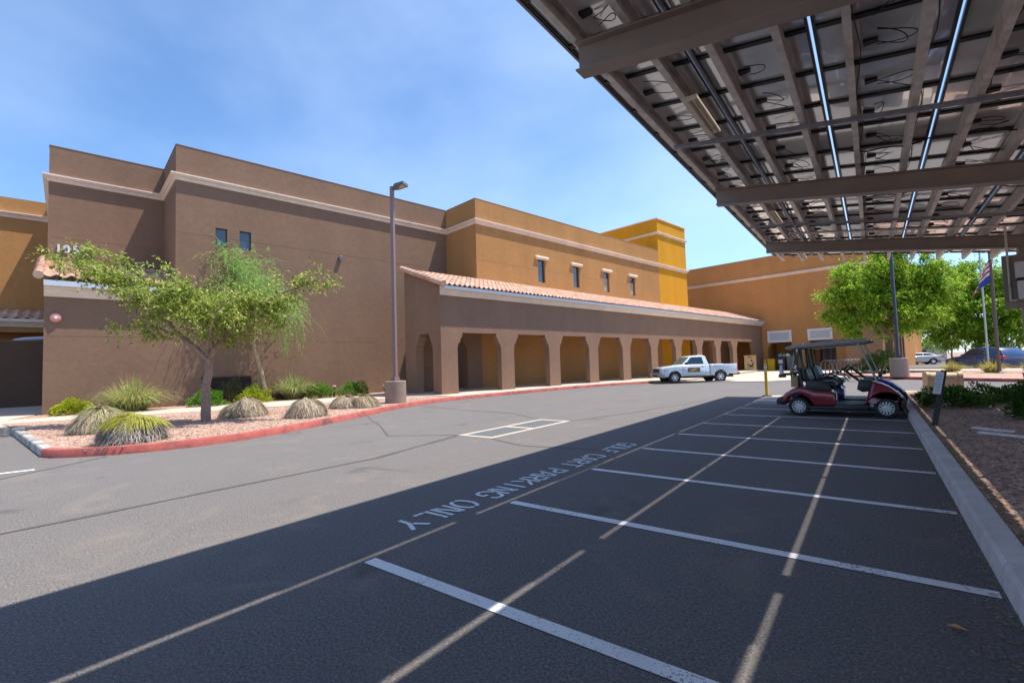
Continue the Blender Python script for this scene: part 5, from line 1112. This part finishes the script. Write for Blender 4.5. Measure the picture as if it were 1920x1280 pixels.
for tp_ in tips:
    for _ in range(75):
        p = Vector(tp_) + Vector((r2.gauss(0, .42), r2.gauss(0, .42), r2.gauss(0, .25))); d = (rvec(r2) + Vector((0, 0, 0.1))).normalized(); ln = r2.uniform(0.5, 1.25); k = 16
        for i in range(k):
            t = i / k; q = p + d * ln * t + Vector((0, 0, -0.9 * ln * t * t)); dd = (d + rvec(r2) * 0.8 + Vector((0, 0, -1.6 * t))).normalized(); leaf(mb, q, dd, 0.15, 0.022, Vector((r2.uniform(-1, 1), r2.uniform(-1, 1), 1)))
for _ in range(24):
    p = Vector((-21.5 + r2.gauss(0, .5), 10.7 + r2.gauss(0, .5), 3.9 + r2.gauss(0, .25))); ln = r2.uniform(0.8, 1.9)
    for i in range(30):
        t = i / 30; q = p + Vector((0.15 * math.sin(t * 2), 0.15 * t, -ln * t)); leaf(mb, q, (rvec(r2) * 0.6 + Vector((0, 0, -1))).normalized(), 0.15, 0.020, Vector((r2.uniform(-1, 1), r2.uniform(-1, 1), .3)))
mb.build('crown', 'feather_leaf', t2)
def tree(name, label, loc, h0, blobs, ntw, nl, ln, w, mat, seed, tr_r=0.16, group=None, droop=0.35, tw=0.6, tmat='bark'):
    r = random.Random(seed); t = thing(name, label, 'tree', loc, 0, group); x, y, z = loc
    tr = MB(); p_ = curvy(r, [(x, y, z - 0.1), (x + .05, y, z + h0 * .6), (x + .1, y + .05, z + h0 * 1.3)], 0.05); tr.tube(p_, taper(len(p_), tr_r, tr_r * 0.6), 10)
    for c, rad in blobs:
        p_ = curvy(r, [(x + .05, y, z + h0 * r.uniform(.8, 1.2)), Vector((x, y, z + h0 * 1.3)).lerp(Vector(c), .6), c], 0.12); tr.tube(p_, taper(len(p_), tr_r * .5, 0.02), 7)
    tr.build('trunk', tmat, t, smooth=60)
    crown(r, blobs, ntw, nl, ln, w, tw, droop, 0, 0.55, 0.62).build('crown', mat, t); return t
X, Y = 1.35, 43.3
tree('shade_tree', 'big rounded bright green shade tree beside the entrance building', (X, Y, 0.13), 2.6,
     [((X - 2.4, Y - 1.6, 5.6), (1.5, 1.5, 1.0)), ((X - 2.6, Y - 1.8, 4.4), (1.1, 1.1, 0.7)), ((X - 1.5, Y - 1.0, 7.2), (1.7, 1.6, 1.0)), ((X + 0.2, Y + 0.2, 8.2), (1.8, 1.8, 0.95)), ((X - 0.3, Y - 0.9, 6.4), (1.7, 1.6, 0.9)), ((X + 2.0, Y + 0.9, 7.1), (1.6, 1.7, 0.9)), ((X + 1.5, Y + 0.2, 5.8), (1.7, 1.6, 0.9)), ((X + 2.5, Y + 1.2, 5.6), (1.3, 1.3, 0.85)), ((X + 2.1, Y + 0.8, 4.4), (1.3, 1.3, 0.8)), ((X - 0.8, Y - 1.2, 4.9), (1.7, 1.6, 0.9)), ((X + 0.8, Y - 0.7, 4.1), (1.9, 1.6, 0.8)), ((X - 1.7, Y - 1.5, 3.6), (1.4, 1.4, 0.7)), ((X + 0.1, Y - 0.6, 3.2), (1.2, 1.2, 0.45)), ((X + 0.5, Y + 1.6, 6.2), (2.0, 1.8, 1.3))],
     8200, 9, 0.20, 0.092, 'ash_leaf', 11, 0.2)
tree('shade_tree', 'second green shade tree behind the two flagpoles', (7.3, 56.4, 0.0), 2.8,
     [((5.9, 55.8, 6.4), (2.1, 2.0, 1.7)), ((7.7, 57, 7.4), (2.4, 2.2, 1.7)), ((9.3, 57.6, 6.2), (2.0, 2.0, 1.6)), ((7.3, 56.0, 4.8), (2.8, 2.2, 1.9)), ((5.3, 55.5, 4.0), (1.8, 1.6, 1.5)), ((9.5, 57.5, 4.2), (1.8, 1.6, 1.5)), ((6.5, 56, 2.9), (2.2, 1.6, 1.0)), ((8.7, 57, 2.8), (1.8, 1.6, 1.0))], 6000, 9, 0.25, 0.115, 'ash_leaf', 12, 0.2)
for i, (x, y, s, lb) in enumerate(((5.4, 92, 1.0, 'pale green small tree far off right of the colonnade'), (8.2, 84, 0.9, 'dark green low tree far off behind the pale one'), (17, 92, 1.1, 'olive green tree far off at the right edge'), (12.5, 110, 1.3, 'tall hazy tree far off between the nearer trees'), (2.0, 115, 1.2, 'leafy tree far off beyond the colonnade wing'), (21, 70, 1.0, 'small rounded tree at the far right of the lot'))):
    tree('distant_tree', lb, (x, y, 0), 1.5 * s, [((x - 1.5 * s, y, 3.6 * s), (1.7 * s, 1.6 * s, 1.4 * s)), ((x + 1.3 * s, y, 3.8 * s), (1.8 * s, 1.6 * s, 1.5 * s)), ((x, y, 4.9 * s), (1.8 * s, 1.6 * s, 1.3 * s))], 420, 8, 0.30, 0.14, 'far_leaf' if i != 1 else 'ash_leaf', 30 + i, 0.14, 'trees far beyond the parking lot')
hs = thing('distant_house', 'low pale house with a grey roof far beyond the parking lot', 'house', (6.5, 99, 0))
MB().box((4.2, 97, 0), (9.0, 103, 2.2)).build('wall', 'cream', hs)
MB().add([(3.8, 96.4, 2.2), (9.4, 96.4, 2.2), (9.4, 103.6, 2.2), (3.8, 103.6, 2.2), (5.6, 100, 3.6), (7.6, 100, 3.6)], [(0, 1, 5, 4), (1, 2, 5), (2, 3, 4, 5), (3, 0, 4), (3, 2, 1, 0)]).build('roof', 'roof_grey', hs)
w0 = MB().box((5.2, 96.95, 0.8), (6.6, 97.02, 1.8)).build('window', 'car_glass', hs)
# shrubs
def shrub(label, c, rad, n, ln, w, mat, seed, grp=None, core=True, name='shrub', shell=0.3):
    r = random.Random(seed); t = thing(name, label, 'shrub', (c[0], c[1], c[2]), 0, grp); mb = MB(); c = Vector(c)
    for _ in range(n):
        q = rvec(r); q.z = abs(q.z); q = q.normalized() * (q.length ** shell); k = 0.78 + 0.55 * noise.noise(q * 1.9 + Vector((seed, 0, 0))) + r.gauss(0, 0.045)
        p = c + Vector((q.x * rad[0], q.y * rad[1], 0.04 + q.z * rad[2])) * k + Vector((c.x, c.y, c.z)) * 0
        p = c + Vector((q.x * rad[0] * k, q.y * rad[1] * k, 0.04 + q.z * rad[2] * k))
        d = (q + rvec(r) * 0.8 + Vector((0, 0, .2))).normalized(); leaf(mb, p, d, ln * r.uniform(.6, 1.3), w * r.uniform(.7, 1.2), Vector((r.uniform(-.7, .7), r.uniform(-.7, .7), 1)))
    mb.build('foliage', mat, t); s = MB()
    for _ in range(12):
        q = rvec(r); s.tube([c + Vector((q.x * .1, q.y * .1, -0.02)), c + Vector((q.x * rad[0] * .5, q.y * rad[1] * .5, rad[2] * .45)), c + Vector((q.x * rad[0] * .7, q.y * rad[1] * .7, rad[2] * .7))], [0.018, 0.012, 0.005], 5)
    s.build('stem', 'stem', t); return t
shrub('small yellow-green shrub at the left end of the brown wall', (-23.45, 3.85, 0.12), (0.8, 0.62, 0.62), 2600, 0.10, 0.045, 'lime_leaf', 41)
shrub('bright green shrub behind the mesquite trunk', (-21.75, 7.75, 0.12), (0.95, 0.75, 0.78), 2800, 0.09, 0.04, 'shrub_leaf', 42)
shrub('dark clipped shrub in front of the wall louvre', (-22.5, 8.9, 0.12), (0.78, 0.7, 1.15), 3600, 0.07, 0.03, 'dark_shrub', 43)
shrub('low lime green shrub right of the louvre', (-21.9, 9.6, 0.12), (1.05, 0.75, 0.72), 2800, 0.10, 0.042, 'lime_leaf', 44)
shrub('rounded bright green shrub beside the arching grass', (-21.4, 12.5, 0.12), (0.85, 0.75, 0.85), 3000, 0.085, 0.04, 'shrub_leaf', 45)
shrub('bright green shrub nearest the lamp post', (-21.1, 14.2, 0.12), (0.95, 0.8, 0.78), 3000, 0.10, 0.035, 'shrub_leaf', 46)
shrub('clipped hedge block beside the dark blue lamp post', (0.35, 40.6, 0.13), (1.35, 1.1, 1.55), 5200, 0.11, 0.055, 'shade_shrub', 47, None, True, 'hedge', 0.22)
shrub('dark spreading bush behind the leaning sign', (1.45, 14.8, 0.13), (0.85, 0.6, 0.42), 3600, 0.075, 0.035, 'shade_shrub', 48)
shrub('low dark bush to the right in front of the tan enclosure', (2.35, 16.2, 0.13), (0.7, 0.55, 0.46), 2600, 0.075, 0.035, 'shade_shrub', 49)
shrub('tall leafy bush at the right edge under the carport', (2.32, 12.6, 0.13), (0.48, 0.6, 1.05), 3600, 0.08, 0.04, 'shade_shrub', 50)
shrub('dark shrub in the shaded gap behind the arcade end wall', F(14.4, 23.2, 0.15), (0.8, 0.5, 0.7), 1400, 0.12, 0.05, 'shrub_leaf', 51)
# grasses
def blades(mb, r, c, n, ln, spread, w, rad, segs=5, lift=0.75):
    for _ in range(n):
        a = r.uniform(0, 2 * math.pi); d = Vector((math.cos(a), math.sin(a), 0)); e = r.random() ** 0.7 * spread; L_ = ln * r.uniform(.55, 1.1); s = Vector((-d.y, d.x, 0)); b0_ = c + d * rad * r.random(); o = len(mb.v)
        for i in range(segs + 1):
            t = i / segs; p = b0_ + d * (e * L_ * t) + Vector((0, 0, L_ * (lift * t * 1.5 - (0.35 + 0.6 * e) * t * t))); ww = w * (1 - t * 0.9); mb.v += [p - s * ww / 2, p + s * ww / 2]
        for i in range(segs): mb.f.append([o + 2 * i, o + 2 * i + 1, o + 2 * i + 3, o + 2 * i + 2]); mb.t.append(None)
def grass(label, c, n, ln, spread, w, rad, mat, seed, grp='arching grass clumps', mat2=None, n2=0):
    r = random.Random(seed); t = thing('grass_clump', label, 'grass', c, 0, grp); mb = MB(); blades(mb, r, Vector(c), n, ln, spread, w, rad); mb.build('blades', mat, t)
    if mat2: mb = MB(); blades(mb, r, Vector(c), n2, ln * 1.1, spread, w * .8, rad); mb.build('dry_blades', mat2, t)
grass('large spiky grass clump against the left part of the brown wall', (-22.2, 5.4, 0.12), 950, 1.75, 1.0, 0.032, 0.4, 'grass_blade', 61, mat2='straw_blade', n2=260)
grass('dense arching green grass clump right of the feathery tree', (-22.2, 11.6, 0.12), 1100, 1.75, 0.95, 0.034, 0.4, 'grass_blade', 62)
grass('yellow grass clump across the road, left of the flagpoles', (3.9, 39.6, 0.13), 420, 1.15, 1.0, 0.028, 0.25, 'straw_blade', 63)
grass('yellow grass clump at the foot of the flagpoles', (5.45, 38.6, 0.13), 480, 1.2, 1.1, 0.028, 0.3, 'straw_blade', 64)
grass('yellow grass clump right of the flagpoles', (6.9, 37.6, 0.13), 420, 1.1, 1.0, 0.028, 0.25, 'straw_blade', 65)
grass('thin grass tuft in the shade beside the arcade end', F(12.3, 22.6, 0.13), 160, 1.0, 0.8, 0.02, 0.15, 'grass_blade', 66)
# dead and half-dead mounds of grass
def mound(label, c, rx, ry, h, seed, top=None, ntop=0, mat='dead_blade', n=4200, rz=0):
    r = random.Random(seed); t = thing('grass_mound', label, 'grass mound', c, 0, 'sheared grass mounds in the gravel'); c = Vector(c); mb = MB(); NA, NR = 28, 8; ca, sa = math.cos(rz), math.sin(rz)
    def surf(a, t_):
        e = math.cos(t_ * math.pi / 2); z = math.sin(t_ * math.pi / 2); k = 1 + 0.24 * noise.noise(Vector((math.cos(a) * 1.4, math.sin(a) * 1.4, t_ * 2 + seed)))
        x, y = rx * e * math.cos(a) * k, ry * e * math.sin(a) * k
        return c + Vector((x * ca - y * sa, x * sa + y * ca, h * z * k))
    pts = [surf(2 * math.pi * i / NA, q / NR) * 1.0 for q in range(NR + 1) for i in range(NA)]
    pts = [c + (p - c) * 0.93 for p in pts]
    mb.add(pts, [(q * NA + i, q * NA + (i + 1) % NA, (q + 1) * NA + (i + 1) % NA, (q + 1) * NA + i) for q in range(NR) for i in range(NA)]); mb.build('core', 'dead_core', t, smooth=60)
    mb = MB()
    for _ in range(n):
        a = r.uniform(0, 2 * math.pi); tt = 1 - r.random() ** 0.6; p0 = surf(a, min(1, tt + 0.12)); p1 = surf(a + r.uniform(-.3, .3), max(0, tt - r.uniform(.12, .3))); out = Vector(((p1 - c).x, (p1 - c).y, 0)).normalized() if (p1 - c).length > 0.05 else Vector((1, 0, 0)); p1 = p1 + out * (r.uniform(0, .05) if r.random() < .88 else r.uniform(.05, .2)); p1.z = max(p1.z, c.z); s = Vector((-out.y, out.x, 0)) * 0.006; o = len(mb.v)
        pm = (p0 + p1) / 2 + out * 0.02 + Vector((0, 0, .015)); mb.v += [p0 - s, p0 + s, pm - s * .8, pm + s * .8, p1 - s * .2, p1 + s * .2]; mb.f += [[o, o + 1, o + 3, o + 2], [o + 2, o + 3, o + 5, o + 4]]; mb.t += [None, None]
    mb.build('thatch', mat, t)
    if top:
        mb = MB()
        for _ in range(ntop):
            a = r.uniform(0, 2 * math.pi); tt = r.uniform(.45, 1.0); p0 = surf(a, tt); out = Vector((math.cos(a), math.sin(a), 0)); L_ = r.uniform(.25, .55) * h / .55; s = Vector((-out.y, out.x, 0)) * .007; o = len(mb.v)
            for i in range(4):
                q = i / 3; p = p0 + out * L_ * q * .8 + Vector((0, 0, L_ * (.45 * q - .75 * q * q))); mb.v += [p - s * (1 - .8 * q), p + s * (1 - .8 * q)]
            for i in range(3): mb.f.append([o + 2 * i, o + 2 * i + 1, o + 2 * i + 3, o + 2 * i + 2]); mb.t.append(None)
        mb.build('green_top', top, t)
    return t
mound('dark sheared grass mound at the far left of the gravel bed', (-14.65, 2.95, 0.13), 0.52, 0.62, 0.56, 71, 'grass_blade', 160, 'brown_blade')
mound('big shaggy grass mound with a yellow-green top nearest the red kerb', (-11.72, 2.86, 0.13), 0.44, 0.60, 0.50, 72, 'green_blade', 1100, 'dead_blade', 6500, 0.5)
mound('sheared brown grass mound right of the mesquite trunk', (-14.98, 6.32, 0.13), 0.50, 0.62, 0.52, 73, None, 0, 'brown_blade')
mound('sheared brown grass mound in the middle of the row', (-12.85, 7.05, 0.13), 0.48, 0.56, 0.50, 74, None, 0, 'brown_blade')
mound('low sheared grass mound near the lamp post, left lobe', (-14.45, 9.35, 0.13), 0.46, 0.5, 0.40, 75, None, 0, 'brown_blade')
mound('low sheared grass mound near the lamp post with a grassy tip', (-13.9, 9.75, 0.13), 0.42, 0.45, 0.38, 76, 'straw_blade', 140, 'brown_blade')

# ------------------------------------------------------------------ loose stones, litter
r = random.Random(90)
def stones(name, mat, region, n, smin, smax, z):
    mb = MB()
    for _ in range(n):
        x, y = region(r); s = r.uniform(smin, smax); a = [Vector((r.uniform(.6, 1.2) * s, 0, 0)), Vector((0, r.uniform(.6, 1.2) * s, 0)), Vector((0, 0, r.uniform(.4, .8) * s))]; rot = Matrix.Rotation(r.uniform(0, 6.28), 3, 'Z') @ Matrix.Rotation(r.uniform(-.5, .5), 3, 'X'); c = Vector((x, y, z + s * .15)); o = len(mb.v)
        mb.v += [c + rot @ v for v in (a[0], -a[0], a[1], -a[1], a[2], -a[2])]; mb.f += [[o + i for i in q] for q in ((0, 2, 4), (2, 1, 4), (1, 3, 4), (3, 0, 4), (2, 0, 5), (1, 2, 5), (3, 1, 5), (0, 3, 5))]; mb.t += [None] * 8
    o = mb.build(name, mat); o['kind'] = 'stuff'; return o
leafmat('stone_mix', [(0.14, 0.085, 0.065), (0.30, 0.18, 0.14), (0.46, 0.31, 0.24), (0.25, 0.145, 0.11), (0.58, 0.42, 0.34)], 0.0)
stones('loose_gravel', 'stone_mix', lambda r: (0.72 + r.random() ** 1.4 * 3.2, r.uniform(3.5, 19.5)), 9000, 0.008, 0.022, 0.137)
def leftreg(r):
    while True:
        x, y = r.uniform(-18, -10.9), r.uniform(2.0, 13.5); 
        if x < -10.95 - max(0, (y - 4.8) * .42) and x > -20 + (y * .24): return x, y
stones('loose_gravel', 'stone_mix', leftreg, 6000, 0.010, 0.026, 0.135)
leafmat('litter_mix', [(0.30, 0.22, 0.08), (0.42, 0.33, 0.15), (0.20, 0.13, 0.06), (0.36, 0.30, 0.12)], 0.1)
def litter(name, reg, n, z, s0, s1):
    mb = MB()
    for _ in range(n):
        x, y = reg(r); a = r.uniform(0, 6.28); d = Vector((math.cos(a), math.sin(a), r.uniform(0, .2))); leaf(mb, Vector((x, y, z + r.uniform(0, .008))), d, r.uniform(s0, s1), r.uniform(.006, .014), Vector((0, 0, 1)))
    o = mb.build(name, 'litter_mix'); o['kind'] = 'stuff'
litter('leaf_litter', lambda r: (0.525 - abs(r.gauss(0, .07)), r.uniform(2.5, 13) + 0.3 * math.sin(r.uniform(0, 40))), 900, 0.006, 0.015, 0.05)
litter('leaf_litter', lambda r: (0.71 + abs(r.gauss(0, .035)), r.uniform(2.5, 16)), 2600, 0.14, 0.02, 0.06)
def kl(r):
    i = r.randrange(3, 13); t = r.random(); a, b_ = KERB[i], KERB[i + 1]; return (a[0] + (b_[0] - a[0]) * t + abs(r.gauss(0, .05)), a[1] + (b_[1] - a[1]) * t)
litter('leaf_litter', kl, 260, 0.006, 0.02, 0.05)
litter('leaf_litter', lambda r: (r.uniform(-9, 0.4), r.uniform(0.8, 9)), 90, 0.006, 0.015, 0.045)
dl = MB(); c = Vector((0.22, 3.28, 0.012)); leaf(dl, c, Vector((.9, -.3, .1)).normalized(), 0.085, 0.04, Vector((0, 0, 1))); leaf(dl, c + Vector((0, 0, .006)), Vector((.8, -.5, .25)).normalized(), 0.07, 0.035, Vector((.3, 0, 1)))
tag(dl.build('dry_leaf', 'leaf_orange', base=c), 'curled orange-brown dry leaf on the asphalt near the kerb', 'leaf')
